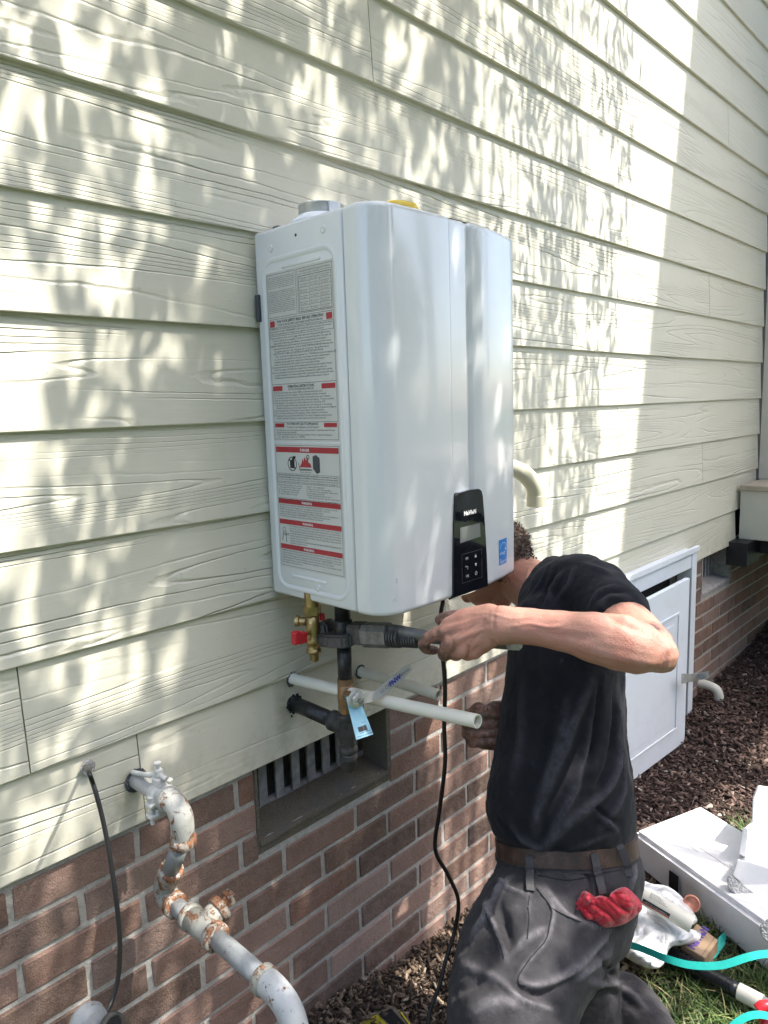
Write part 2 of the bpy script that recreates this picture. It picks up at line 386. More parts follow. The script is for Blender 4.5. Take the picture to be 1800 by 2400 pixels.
# foundation vents
def vent(h, label, back, nsl, cm, slw):
    x0, x1, z0, z1 = h
    vn = MB().box(x0, x1, .012, .13, z0-.03, z0-.0005).build('vent', cm, house, label=label)
    jm = MB(); jm.box(x0-.0005, x0+.006, .0085, .13, z0, -.70); jm.box(x1-.012, x1+.0005, .0085, .13, z0, -.70); jm.build('jamb', cm, vn)
    sill = MB(); n = 14
    V = []; F = []
    for i in range(n+1):
        xx = x0+.006+(x1-x0-.018)*i/n
        for j, (yy, zz) in enumerate([(.0082, z0-.012), (.0075, z0-.002), (.02, z0+.002), (.055, z0+.008), (.098, z0+.016)]):
            V.append((xx, yy+random.uniform(-.0012, .0012), zz+random.uniform(-.002, .002)))
    for i in range(n):
        for j in range(4): F.append((i*5+j, (i+1)*5+j, (i+1)*5+j+1, i*5+j+1))
    mk('sill', V, F, cm, vn, smooth=True)
    MB().box(x0, x1, .112, .13, z0, -.66).build('screen_back', M['dark'], vn)
    fr = MB(); fr.box(x0+.006, x1-.012, .093, .103, z0+.012, z0+.026); fr.box(x0+.006, x0+.016, .093, .103, z0+.026, -.66)
    fr.build('vent_frame', M['slat'], vn)
    pitch = (x1-x0-.03)/nsl
    for i in range(nsl):
        xa = x0+.016+pitch*i
        MB().box(xa, xa+slw, .086, .0925, z0+.020, -.66, .0012).build('slat', M['slat'], vn)
    ms = MB()
    for i in range(int((x1-x0)/.0045)):
        xx = x0+.01+i*.0045; ms.box(xx, xx+.0007, .1045, .1052, z0+.02, -.66)
    for i in range(46):
        zz = z0+.022+i*.0045; ms.box(x0+.01, x1-.012, .1054, .106, zz, zz+.0007)
    o = ms.build('insect_mesh', M['nutsteel'], vn); o['kind'] = 'stuff'
    return vn
ventA = vent(v1, 'grey slatted foundation vent with a rough sandy sill', .1, 8, M['concrete'], .0235)
ventB = vent(v2, 'far foundation vent with a pale mortar sill', .1, 9, M['conc2'], .0190)
# crawl space access door, its frame fixed to the wall and the panel standing loose in front
fr = thing('crawl_space_frame', 'white trim frame around the crawl space opening low in the brick', 'door frame', (2.68, 0, -1.42))
MB().box(2.26, 3.045, -.030, .0, -.722, -.640, .002).build('head_board', M['whitep'], fr)
MB().box(2.25, 3.10, -.044, -.0305, -.655, -.632, .002).build('top_moulding', M['whitep'], fr)
MB().box(3.046, 3.10, -.034, .03, -1.43, -.6555, .002).build('side_board', M['whitep'], fr)
MB().box(2.25, 2.30, -.034, .03, -1.43, -.7225, .002).build('side_board', M['whitep'], fr)
MB().box(2.30, 3.046, .06, .07, -1.45, -.70).build('dark_opening', M['dark'], fr)
MB().box(2.30, 3.0455, -.002, .02, -.738, -.7225).build('stop_strip', M['trim'], fr)
dp = Vector((2.83, -.105, ghs(2.83, -.105)+.004)); th = math.radians(176.3)
door = thing('crawl_space_door', 'white moulded panel door standing loose against the brick foundation, behind the kneeling man', 'door', dp)
ex = Vector((math.cos(th), math.sin(th), 0)); ey = Vector((math.sin(th), -math.cos(th), 0)); dtop = -.712-dp.z
def dpt(u, v, z): p = dp+ex*u+ey*v; tz = z-.050*u*(z/dtop if dtop else 0); return (p.x, p.y, dp.z+tz)
def dbox(u0, u1, v0, v1, z0, z1, bev=.002):
    b = MB().box(u0, u1, v0, v1, z0, z1, bev); return [dpt(*p) for p in b.V], b.F
def dmesh(name, boxes, m, parent):
    mb = MB()
    for bx_ in boxes: V, F = dbox(*bx_); mb.add(V, [tuple(reversed(f)) for f in F])
    return mb.build(name, m, parent)
dmesh('slab', [(0, .80, 0, .018, 0, dtop)], M['whitep'], door)
dmesh('moulding', [(.085, .715, -.0045, -.0003, dtop-.125, dtop-.115, .0015), (.085, .095, -.0045, -.0003, .095, dtop-.1255, .0015), (.705, .715, -.0045, -.0003, .095, dtop-.1255, .0015), (.085, .715, -.0045, -.0003, .085, .0945, .0015)], M['whitep'], door)
dmesh('raised_panel', [(.125, .675, -.003, -.0003, .125, dtop-.155, .0015)], M['whitep'], door)
lt = thing('hasp_latch', 'bright steel hasp sticking out past the edge of the white panel door', 'latch', (2.86, -.11, -1.27))
pa, pb = at(1600, 1590, 2.82), at(1660, 1584, 2.86)
def plate(P0, P1, h, t, nrm=None):
    P0, P1 = Vector(P0), Vector(P1); d = (P1-P0); z = Vector((0, 0, 1)); n = d.cross(z).normalized()*t
    V = [P0-z*h/2, P1-z*h/2, P1+z*h/2, P0+z*h/2]; V = [v for v in V]+[v+n for v in V]
    return V, [(0,1,2,3),(7,6,5,4),(0,4,5,1),(1,5,6,2),(2,6,7,3),(3,7,4,0)]
q = MB().add(*plate(at(1603, 1590, 2.80), at(1634, 1587, 2.84), .034, .002)); q.add(*plate(at(1634, 1587, 2.842), at(1661, 1581, 2.80), .030, .002)); q.build('hasp_plate', M['steel'], lt)
MB().box(*sum([[c-.004, c+.004] for c in at(1603, 1590, 2.795)], [])).add(*plate(at(1597, 1590, 2.79), at(1607, 1590, 2.80), .040, .003)).build('hinge_plate', M['steel'], lt)
MB().tube([at(1643, 1586, 2.80), at(1643, 1586, 2.84)], .011, 12).build('staple', M['nutsteel'], lt)
dn = MB().tube(curve([(3.30, .03, -1.325), (3.30, -.03, -1.325), (3.30, -.065, -1.335), (3.30, -.078, -1.36), (3.30, -.078, -1.39)], 4), .021, 16)
do = dn.build('drain_elbow', M['pvc'], smooth=False); do.data.shade_smooth(); tagp(do, 'small white drain elbow poking from the brick just above the mulch', 'pipe')
# porch wing at the right: floor band, cap, corner post, wall, roof
pw = thing('screened_porch', 'beige porch wing with tan cap board, starting at the right end of the siding', 'porch', (5.0, -1.6, -1.42))
MB().box(3.705, 6.3, -3.2, -.012, -.700, -.462, .002).build('floor_band', M['trim'], pw)
MB().box(3.690, 6.3, -3.22, -.012, -.4615, -.434, .003).build('cap_board', M['cap'], pw)
MB().box(4.004, 4.045, -.070, -.004, -.4335, 2.95, .002).build('corner_post', M['trim'], pw)
MB().box(4.050, 4.14, -.62, -.075, -.433, 3.1).build('wall', M['trim'], pw)
wf = MB().box(4.030, 4.0495, -.60, -.115, -.20, 1.9, .004).build('window', M['whitep'], pw)
MB().box(4.015, 4.0295, -.62, -.085, -.255, -.205, .003).build('window_sill', M['whitep'], wf)
MB().box(4.020, 4.0295, -.16, -.13, -.20, 1.9, .003).build('window_frame', M['whitep'], wf)
MB().box(3.60, 3.80, -.085, .010, -.815, -.7005, .001).build('black_block', M['voidm'], pw)  # plain black block under the floor band
MB().box(3.80, 6.2, -3.1, -.012, -.78, -.7005).build('joists', M['voidm'], pw)
rf = MB().box(3.72, 5.7, -3.1, -.012, 3.86, 3.96)
rf.build('roof', M['cap'], pw)
for px_ in (4.1, 6.0):
    MB().box(px_, px_+.12, -3.1, -2.98, -1.5, -.781).build('pier', M['brick'], pw)
    MB().box(px_, px_+.12, -3.1, -2.98, -.433, 3.859).build('porch_post', M['whitep'], pw)

# ------------------------------------------------------------------ trees that throw the dappled shade
def leaf_mat(name, a, b):
    g = NG(name); r = g.noise(3, 3); col = g.mix(g.mapr(r, .3, .7), a, b)
    return g.out(col, .5, Subsurface_Weight=.0)
M['leaf'] = leaf_mat('leaf_green', (.04, .08, .02), (.09, .14, .035)); M['bark'] = plain('bark', (.12, .09, .065), .9, var=.4, bump=.01, bscale=30)
M['leaf'].node_tree.nodes['Principled BSDF'].inputs['Roughness'].default_value = .6
def leaf_field(U, T, size, squash=.45):    # U: targets on the wall plane (x, z); T: distance along the sun ray
    n = len(U); P = np.stack([U[:, 0], np.zeros(n), U[:, 1]], 1) + np.array(SUN)[None]*T[:, None]
    P += rng.normal(0, .012, P.shape)
    a = rng.normal(0, .55, (n, 3)); a[:, 2] -= 1.3; a /= np.linalg.norm(a, axis=1)[:, None]
    b = np.cross(a, rng.normal(0, 1, (n, 3))); b /= np.linalg.norm(b, axis=1)[:, None]
    s = size[:, None]*np.array([1.0])
    V = np.stack([P-a*s, P-a*s*.3+b*s*squash, P+a*s*.35+b*s*squash*.85, P+a*s, P+a*s*.35-b*s*squash*.85, P-a*s*.3-b*s*squash], 1).reshape(-1, 3)
    F = [tuple(range(6*i, 6*i+6)) for i in range(n)]
    return V, F
def clusters(region, count, per, spread, lean=.25):
    x0, x1, z0, z1 = region; out = []
    for _ in range(count):
        c = (rng.uniform(x0, x1), rng.uniform(z0, z1)); L = rng.uniform(.5, 1.2)*spread
        t = rng.uniform(-1, 1, per); o = rng.normal(0, .28*spread, per)
        out.append(np.stack([c[0]+o*.45+lean*t*L*.5, c[1]+t*L], 1))
    return np.concatenate(out)
def tree(name, label, U, T, size, trunk, squash=.45):
    V, F = leaf_field(U, T, size, squash); root = thing(name, label, 'tree', trunk[0])
    mk('crown', V, F, M['leaf'], root)
    ctr = V.mean(0); mb = MB(); top = Vector(trunk[0])+Vector((0, 0, trunk[1])); base = Vector(trunk[0])
    mb.tube(curve([base, base.lerp(top, .5)+Vector((.05, .04, 0)), top], 6), interp([.13, .10, .07], 6), 10); mb.build('trunk', M['bark'], root)
    br = MB(); idx = rng.choice(len(V), 26)
    for i in idx:
        e = Vector(V[i]); s_ = base.lerp(top, random.uniform(.55, 1)); mid = s_.lerp(e, .5)+Vector((0, 0, .35))
        br.tube(curve([s_, mid, e], 5), interp([.028, .014, .004], 5), 6)
    br.build('branch', M['bark'], root)
    return root
def fill(region, cover, lf, clump=.16, per=14, tm=4.5, ts=.5, squash=.45):
    x0, x1, z0, z1 = region; a = (2*lf)*(2*lf*squash)*.72*.62*2.1
    n = int(-math.log(1-cover)*abs((x1-x0)*(z1-z0))/a); k = max(1, n//per)
    U = clusters(region, k, per, clump); T = np.repeat(rng.normal(tm, ts, k), per)+rng.normal(0, .08, len(U))
    return U, T, rng.uniform(.75, 1.25, len(U))*lf
GAPS = [(at(1215, 1440, 1.13), .016), (at(1290, 1446, 1.10), .018), (at(1368, 1456, 1.07), .024), (at(1490, 1490, 1.06), .026), (at(1562, 1515, 1.05), .032), (at(1120, 1432, 1.17), .038), (at(1262, 2195, 1.20), .040), (at(1235, 2275, 1.15), .030), (at(1145, 2345, 1.10), .046), (at(1215, 2330, 1.11), .046),
        (at(1390, 1375, 1.32), .022), (at(1275, 1335, 1.60), .03), (at(1105, 1880, 1.66), .085), (at(1090, 1990, 1.62), .07), (at(1130, 1680, 1.16), .02), (at(1120, 2105, 1.7), .06), (at(280, 2290, .93), .03), (at(160, 2200, .95), .035), (at(100, 2300, .93), .03), (at(60, 2030, .98), .03), (at(1590, 2230, 1.9), .10), (at(1640, 2000, 2.2), .28), (at(1780, 2080, 2.1), .22), (at(1560, 2150, 1.8), .12), (at(1650, 2350, 1.55), .10), (at(1115, 1560, 1.9), .06), (at(1065, 1650, 1.9), .06)]
def gather(L):
    U, T, S = [np.concatenate([l[i] for l in L]) for i in range(3)]
    # every leaf hangs at least 1.3 m above eye level and clear of the path in front of the wall
    T = np.maximum(T, (1.35-U[:, 1])/SUN.z+rng.normal(.12, .12, len(T)).clip(0))
    for _ in range(14):
        P = np.stack([U[:, 0], 0*T, U[:, 1]], 1)+np.array(SUN)[None]*T[:, None]-np.array(CAM)
        f, r, u = P@np.array(fw), P@np.array(rt), P@np.array(up)
        bad = (f > -.1) & (np.abs(r) < .62*f+.15) & (np.abs(u) < .80*f+.15)
        if not bad.any(): break
        T = T+bad*.25
    g = np.ones(len(P), bool)
    for gi, (c, rr) in enumerate(GAPS):                 # chinks in the canopy
        q = P+np.array(CAM)-np.array(c); s_ = np.array(SUN); d = np.linalg.norm(q-np.outer(q@s_, s_), axis=1); g &= ~((d < rr+(.022 if gi < 10 else 0)) & (q@s_ > .3))
    k = g & ~((f > 0) & (np.abs(r) < .62*f+.15) & (np.abs(u) < .80*f+.15)); return U[k], T[k], S[k]
A = [fill((-1.2, .60, -.75, 2.2), .60, .034, tm=1.7, squash=.30, clump=.2), fill((.55, .92, .20, 1.6), .72, .030, tm=1.7, squash=.28), fill((.58, .74, -.40, .3), .6, .030, tm=1.8, squash=.28),
     fill((.90, 1.58, .22, 2.0), .965, .030, tm=2.4, clump=.06, per=5), fill((.74, 1.0, .32, 1.8), .80, .030, tm=2.1, clump=.08, per=5), fill((.66, 1.55, -1.25, .25), .97, .036, tm=3.2, clump=.05, per=4), fill((.72, .92, -.7, .55), .92, .030, tm=2.2, clump=.04, per=4),
     fill((.60, 1.22, -1.15, -.05), .95, .036, tm=3.5, clump=.04, per=3), fill((.56, 1.30, -2.4, -1.2), .90, .036, tm=3.5, clump=.08), fill((-.5, .58, -2.3, -.72), .66, .032, tm=2.9, squash=.3), fill((.55, 1.35, -2.5, -1.25), .90, .034, tm=3.0)]
U, T, S = gather(A)
tree('leafy_tree', 'broad leafy tree out on the lawn shading the cream wall', U, T, S, ((.9, -5.6, -1.43), 4.6))
B = [fill((1.62, 2.22, -1.6, 1.9), .50, .036, clump=.26, per=18, tm=1.5, ts=.2, squash=.13), fill((2.2, 2.50, .3, 2.4), .36, .034, clump=.26, per=18, tm=1.4, ts=.2, squash=.12),
     fill((1.60, 1.80, -1.2, .2), .6, .030, clump=.2, tm=2.6), fill((1.25, 1.7, -2.3, -1.5), .35, .036, tm=3.2)]
U, T, S = gather(B)
tree('slender_tree', 'narrow leaved tree beside the porch shading the wall right of the heater', U, T, S, ((3.4, -4.4, -1.43), 4.2), .22)
# garden beyond, out of frame but mirrored in the glossy heater: a board fence and shrubs across the lawn
fc = thing('board_fence', 'tall grey board fence across the lawn behind the camera', 'fence', (2, -9, -1.43))
for i in range(80):
    x = -8+i*.2; MB().box(x, x+.188, -9.02, -9.0, -1.43, .45+random.uniform(-.02, .02)).build('board', M['slat'], fc)
MB().box(-8, 8, -8.999, -8.95, -1.0, -.91).build('rail', M['slat'], fc); MB().box(-8, 8, -8.999, -8.95, -.05, .04).build('rail', M['slat'], fc)
for i, (x, y, hgt, s) in enumerate([(-5.5, -7.5, 5.2, 2.6), (-1.2, -10.5, 6.0, 3.0), (3.6, -11.5, 5.4, 2.6), (8.5, -10, 5.0, 2.2), (-3.4, -4.2, 4.2, 1.9)]):  # last entry: unseen tree added to hold skylight off the left wall
    n = 5200; P = rng.normal(0, 1, (n, 3)); P /= np.linalg.norm(P, axis=1)[:, None]; P *= (rng.uniform(.25, 1, n)**.4)[:, None]*s*np.array([1, .9, 1.15])
    P += np.array([x, y, -1.4+hgt*.75]); a = rng.normal(0, .11, (n, 3)); b = rng.normal(0, .09, (n, 3))
    V = np.stack([P-a, P+b, P+a, P-b], 1).reshape(-1, 3)
    rt_ = thing('yard_tree', ['round tree at the far left of the lawn', 'tallest round tree behind the fence', 'round tree behind the right half of the fence', 'small round tree at the far right of the lawn', 'unseen round tree left of the camera, added to shade the left of the wall'][i], 'tree', (x, y, -1.43), 'trees across the lawn')
    mk('crown', V, [(4*j, 4*j+1, 4*j+2, 4*j+3) for j in range(n)], M['leaf'], rt_)
    MB().tube([(x, y, -1.43), (x, y, -1.4+hgt*.8)], [.22, .10], 10).build('trunk', M['bark'], rt_)
for i, (x, y, s) in enumerate([(-3, -8, 1.2), (5.2, -7.6, 1.1), (7.2, -8.3, 1.5)]):
    n = 1500; P = rng.normal(0, 1, (n, 3)); P /= np.linalg.norm(P, axis=1)[:, None]; P *= (rng.uniform(.5, 1, n)**.4)[:, None]*s*np.array([1, .8, .9])
    P += np.array([x, y, -1.4+s*.8]); a = rng.normal(0, .06, (n, 3)); b = rng.normal(0, .05, (n, 3))
    V = np.stack([P-a, P+b, P+a, P-b], 1).reshape(-1, 3)
    rt_ = thing('garden_shrub', ['rounded green shrub at the left end of the fence', 'rounded green shrub near the middle of the fence', 'large green shrub at the right end of the fence'][i], 'shrub', (x, y, -1.43), 'shrubs along the fence')
    mk('foliage', V, [(4*j, 4*j+1, 4*j+2, 4*j+3) for j in range(n)], M['leaf'], rt_)
    MB().tube([(x, y, -1.43), (x, y, -1.2+s*.6)], [.06, .03], 8).build('stem', M['bark'], rt_)

# ------------------------------------------------------------------ the water heater
HX0, HX1, HZ0, HZ1 = .862, 1.302, -.368, .330
wh = thing('water_heater', 'glossy white tankless water heater hung on the cream siding, labels down its left side', 'water heater', (1.08, -.02, HZ0))
body = MB().box(HX0, HX1, -.2475, -.004, HZ0+.002, HZ1-.002, .007).build('casing', M['wpaint'], wh, smooth=True)
for p in body.data.polygons: p.use_smooth = True
# embossed side panel: a raised step following a rounded rectangle
def side_strip(y0, y1, z0, z1, r, rise, wd, x=HX0, n=10):
    pts = []
    for (cy, cz, a0) in ((y1-r, z1-r, 0), (y0+r, z1-r, 90), (y0+r, z0+r, 180), (y1-r, z0+r, 270)):
        for i in range(n+1):
            a = math.radians(a0+90*i/n); pts.append((cy+r*math.cos(a), cz+r*math.sin(a), math.cos(a), math.sin(a)))
    V = []; F = []; prof = [(0, .0003), (wd*.3, -rise), (wd*.6, -rise), (wd, .0003)]
    for (cy, cz, dy, dz) in pts:
        for (o, h) in prof: V.append((x+h, cy-dy*o, cz-dz*o))
    k = len(prof); m_ = len(pts)
    for i in range(m_):
        i2 = (i+1) % m_
        for j in range(k-1): F.append((i*k+j, i*k+j+1, i2*k+j+1, i2*k+j))
    return V, F
V, F = side_strip(-.233, -.022, -.352, .277, .035, .0022, .012)
mk('embossed_rim', V, F, M['wpaint'], wh, smooth=True)
for (ya, yb, z) in ((-.19, -.085, .255), (-.17, -.07, -.322)):
    MB().box(HX0-.0016, HX0+.002, ya, yb, z-.003, z+.003, .0012).build('embossed_bar', M['wpaint'], wh, smooth=True)
for (y, z) in ((-.055, .292), (-.20, .300), (-.145, -.335)):
    MB().lathe((HX0+.001, y, z), (-1, 0, 0), [(0, .0075), (.0022, .0065), (.0026, .004), (.0016, .002)], 16).build('dimple', M['wpaint'], wh, smooth=True)
MB().lathe((HX0+.001, -.128, .303), (-1, 0, 0), [(0, .0028), (.0013, .0028)], 12).build('screw_hole', M['ink'], wh)
# front cover: plan outline extruded with eased top and bottom
front = []
def arc(cx, cy, rx, ry, a0, a1, n): return [(cx+rx*math.cos(math.radians(a0+(a1-a0)*i/n)), cy+ry*math.sin(math.radians(a0+(a1-a0)*i/n))) for i in range(n+1)]
front += [(HX0, -.2495), (HX0, -.262)] + arc(HX0+.052, -.264, .052, .053, 180, 270, 14)
front += [(.95, -.3185), (1.00, -.3195), (1.048, -.3200), (1.0555, -.3196), (1.0578, -.3170), (1.0600, -.3150), (1.0640, -.3145), (1.104, -.3150), (1.1085, -.3148), (1.1110, -.3120), (1.1135, -.3112), (1.117, -.3120), (1.1205, -.3170), (1.125, -.3192)]
front += [(1.18, -.3175), (1.235, -.3095), (1.268, -.3010)] + arc(HX1-.022, -.278, .022, .0215, -75, 0, 6) + [(HX1, -.2495)]
def ring_levels(z0, z1, r): 
    L = []
    for i in range(6): a = math.radians(90*i/5); L.append((z0+r*(1-math.sin(a)), r*(1-math.cos(a))))
    L = L[::-1]; L = [(z0+r*(1-math.cos(math.radians(90*i/5))), r*(1-math.sin(math.radians(90*i/5)))) for i in range(6)]
    return L + [(z1-(z-z0), d) for z, d in L[::-1]]
nrm = []
for i, (x, y) in enumerate(front):
    a = front[max(i-1, 0)]; b = front[min(i+1, len(front)-1)]; d = (b[0]-a[0], b[1]-a[1]); l = math.hypot(*d) or 1; nrm.append((-d[1]/l, d[0]/l))
V = []; F = []; lev = ring_levels(HZ0, HZ1, .011); m_ = len(front)
for z, ins in lev:
    for (x, y), (nx, ny_) in zip(front, nrm): V.append((min(HX1, max(HX0, x+nx*ins)) if y > -.2496 else x+nx*ins, y+ny_*ins*(0 if y > -.25 else 1), z))
for i in range(len(lev)-1):
    for j in range(m_-1): F.append((i*m_+j, i*m_+j+1, (i+1)*m_+j+1, (i+1)*m_+j))
F.append(tuple(range(m_))[::-1]); F.append(tuple((len(lev)-1)*m_+j for j in range(m_)))
cover = mk('front_cover', V, F, M['wpaint'], wh, smooth=True)
cover.data.shade_smooth(); md = cover.modifiers.new('s', 'EDGE_SPLIT'); md.split_angle = math.radians(50)
MB().box(HX0+.003, HX1-.003, -.2496, -.2474, HZ0+.004, HZ1-.004).build('seam_gasket', M['dgrey'], wh)
MB().box(HX0-.006, HX0+.004, -.017, -.006, .165, .215, .002).build('wall_bracket', M['dgrey'], wh)
for zc in (.33-.012, HZ0+.012): MB().box(HX0+.05, HX1-.05, -.018, -.001, zc-.03, zc+.03, .001).build('hanging_bracket', M['nutsteel'], wh)
# flue collar and cap on top
fl = MB().lathe((.935, -.118, HZ1-.002), (0, 0, 1), [(0, .062), (.006, .060), (.012, .052), (.013, .047), (.018, .046)], 32).build('flue_flange', M['whitep'], wh, smooth=True)
MB().lathe((.935, -.118, HZ1+.010), (0, 0, 1), [(0, .0425), (.0225, .0425), (.024, .0435), (.025, .0425), (.025, .040), (.004, .040)], 40).build('flue_ring', M['steel'], wh, smooth=True)
MB().box(.915, .940, -.1635, -.1585, HZ1+.008, HZ1+.034, .001).build('ring_sticker', M['whitep'], wh)
MB().lathe((1.045, -.205, HZ1-.002), (0, 0, 1), [(0, .042), (.030, .042), (.038, .038), (.042, .030), (.043, .0)], 30).build('intake_cap', plain('yellow_plastic', (.72, .50, .02), .35), wh, smooth=True)
# side labels
XF = HX0-.0006
def lab(u, v): return (XF, -u, v)
def rect(u0, u1, v0, v1, m, parent, name, x=XF, into=None):
    V = [(x, -u0, v0), (x, -u1, v0), (x, -u1, v1), (x, -u0, v1)]
    if into is not None: into.add(V, [(0, 1, 2, 3)]); return None
    return mk(name, V, [(0, 1, 2, 3)], m, parent)
def frame_lines(mb, u0, u1, v0, v1, t=.0006, x=XF-.0003):
    for a in ((u0, u1, v0, v0+t), (u0, u1, v1-t, v1), (u0, u0+t, v0, v1), (u1-t, u1, v0, v1)): rect(a[0], a[1], a[2], a[3], None, None, None, x, mb)
UA, UB = .039, .219
def sheet(name, v0, v1, label):
    return MB().box(XF-.0001, XF+.0004, -UB-.002, -UA+.002, v0-.002, v1+.002).build(name, M['decal'], wh, label=label)
sh1 = sheet('instruction_label', -.058, .247, 'upper instruction label with safety and operating text'); sh2 = sheet('warning_label', -.304, -.066, 'lower warning label with red DANGER and WARNING bands')
XT = XF-.0004
ink1, red1, ink2, red2, wht2 = MB(), MB(), MB(), MB(), MB()
def tl(s, u, v, w_, h, mb, bold=0, x=XT):
    text(s, h*1.35, (x, -u, v), (0, -1, 0), (0, 0, 1), None, None, width=w_, into=mb, bold=bold)
frame_lines(ink1, UA, .123, .168, .245); frame_lines(ink1, .127, UB, .168, .245); frame_lines(ink1, UA, UB, -.057, .165)
L1 = ["This appliance must be installed in accordance with local codes, or in the", "absence of local codes, the National Fuel Gas Code. Follow the installation", "instructions. The heater is suitable for combination water and space heating.", "Water and manifold pressure must stay within the range on the rating plate.", "Respecter les instructions du fabricant lors de la mise en service.", "Do not obstruct the flow of combustion and ventilation air to the heater.", "This unit is for indoor or outdoor installation. Keep clear of debris.", "", "For use with natural gas or propane. Maximum inlet gas pressure 10.5 in.", "The heater vents directly outdoors through the approved venting system.", "Seul un technicien qualifie peut installer ou reparer cet appareil.", "In case of overheating or if the gas supply fails to shut off, do not turn", "off or disconnect the electrical supply to the pump. Instead, shut off the", "gas supply at a location external to the appliance."]
for i, s in enumerate(L1+L1[:8]):
    if s: tl(s, .042, .2385-i*.0031, .077 if len(s) > 66 else .068, .0021, ink1)
tl("INSTALLATION CLEARANCES (Degagements d'installation)", .133, .2385, .080, .003, ink1, .0)
tl("Indoor or Outdoor Installation (Installation interieure ou exterieure)", .130, .2345, .086, .0022, ink1)
frame_lines(ink1, .130, .216, .170, .232, .0008)
for j, r_ in enumerate([("Clearance", "Indoor Install", "Outdoor Install"), ("Top of heater", "Min. 9 in (229 mm)", "Min. 36 in (914 mm)"), ("Back of heater", "Min. 0.5 in (13 mm)", "Min. 0.5 in (13 mm)"), ("Front of heater", "Min. 4 in (102 mm)", "Min. 24 in (610 mm)"), ("Sides of heater", "Min. 3 in (76 mm)", "Min. 3 in (76 mm)"), ("Floor", "Min. 12 in (305 mm)", "Min. 12 in (305 mm)")]):
    for q_, s in enumerate(r_): tl(s, .133+q_*.028, .2265-j*.0102, .022, .0026, ink1); tl(s, .134+q_*.028, .2235-j*.0102, .018, .0020, ink1)
    if j: rect(.130, .216, .2320-j*.0102, .2324-j*.0102, None, None, None, XT, ink1)
for q_ in (1, 2): rect(.1305+q_*.028, .1309+q_*.028, .170, .232, None, None, None, XT, ink1)
rect(.043, .057, .151, .162, M['red'], sh1, 'red_block', XT); rect(.200, .215, .151, .162, M['red'], sh1, 'red_block', XT)
tl("FOR YOUR SAFETY READ BEFORE OPERATING", .064, .1572, .128, .0055, ink1, .004); tl("*POUR VOTRE SECURITE, LISEZ AVANT DE METTRE EN MARCHE", .066, .1515, .124, .0040, ink1)
frame_lines(ink1, .041, .217, .134, .1495, .0005)
S1 = ["WARNING: If you do not follow these instructions exactly, a fire or explosion may result causing property damage,", "personal injury or loss of life. *AVERTISSEMENT: Le defaut de repondre a la lettre aux instructions de la presente", "notice pourrait declencher un incendie ou une explosion, des blessures ou la mort."]
for i, s in enumerate(S1): tl(s, .043, .1455-i*.0045, (.172, .168, .150)[i], .0032, ink1)
S2 = ["A. This water heater does not have a pilot. It is equipped with an ignition device that automatically lights the burner.", "   Do not try to light the burner by manually. *Ce chauffe-eau n'est pas muni d'une veilleuse. Il est equipe d'un", "   dispositif d'allumage qui allume automatiquement le bruleur.", "B. BEFORE OPERATING smell around all the water heater area for gas. Be sure to smell next to the floor because", "   some gas is heavier than air and will settle on the floor. *AVANT DE METTRE EN MARCHE, verifiez toute odeur", "   de gaz autour de l'appareil et pres du plancher.", "   WHAT TO DO IF YOU SMELL GAS  *QUE FAIRE SI VOUS SENTEZ UNE ODEUR DE GAZ", "   - Do not try to light any appliance. *N'allumez aucun appareil.", "   - Do not touch any electric switch; do not use any phone in your building. *Ne touchez a aucun interrupteur", "   - Immediately call your gas supplier from a neighbor's phone. Follow the gas supplier's instructions.", "   - If you cannot reach your gas supplier, call the fire department. *Si vous ne pouvez rejoindre le fournisseur", "C. Use only your hand to turn the main gas control knob. Never use tools. If the knob will not push in or turn by", "   hand, don't try to repair it, call a qualified service technician. Force or attempted repair may result in a fire.", "D. Do not use this appliance if any part has been under water. Immediately call a qualified service technician", "   to inspect the appliance and to replace any part of the control system which has been under water.", "   Communiquez immediatement avec un technicien qualifie pour faire inspecter l'appareil."]
for i, s in enumerate(S2): tl(s, .041 if s[0] != ' ' else .046, .1290-i*.00485, .130+.044*((i*37) % 10)/10 if s[0] == ' ' else .168, .0033, ink1)
rect(UA, UB, .0455, .0461, None, None, None, XT, ink1)
rect(.042, .070, .0335, .0425, M['red'], sh1, 'red_block', XT); rect(.180, .216, .0335, .0425, M['red'], sh1, 'red_block', XT)
tl("OPERATING INSTRUCTION", .085, .0385, .074, .0050, ink1, .004); tl("*INSTRUCTIONS DE MISE EN MARCHE", .086, .0335, .072, .0037, ink1)
S3 = ["1. STOP! Read the safety information above on this label. *ARRET! Lire les instructions de securite dans la partie", "2. Turn off all electric power to the appliance. *Coupez l'alimentation electrique de l'appareil.", "3. Do not attempt to light the burner by hand. *Suivre les instructions ne pas tenter d'allumer", "4. Turn the manual gas valve to the full OFF position (clockwise). *Tourner la vanne", "5. Wait five (5) minutes to clear out any gas. Then smell gas, including near the floor. If you smell gas, STOP!", "   Follow B in the safety information above on this label. If you don't smell gas, go to the next step.", "   *Attendre cinq (5) minutes pour laisser le gaz se dissiper. Verifier toute odeur de gaz autour de l'appareil.", "6. Turn the manual gas valve to the ON position (counterclockwise). *Suivre les instructions", "7. Turn on all electrical power to the appliance. *Mettre l'appareil sous tension.", "8. If the appliance will not operate, follow the instructions To Turn Off Gas To Appliance and call your service", "   technician or gas supplier. *Si l'appareil ne se met pas en marche, suivre les instructions de la section."]
for i, s in enumerate(S3): tl(s, .041 if s[0] != ' ' else .046, .0285-i*.00475, .140+.033*((i*53) % 10)/10, .0033, ink1)
rect(UA, UB, -.0250, -.0244, None, None, None, XT, ink1)
rect(.042, .070, -.0345, -.0270, M['red'], sh1, 'red_block', XT); rect(.182, .216, -.0345, -.0270, M['red'], sh1, 'red_block', XT)
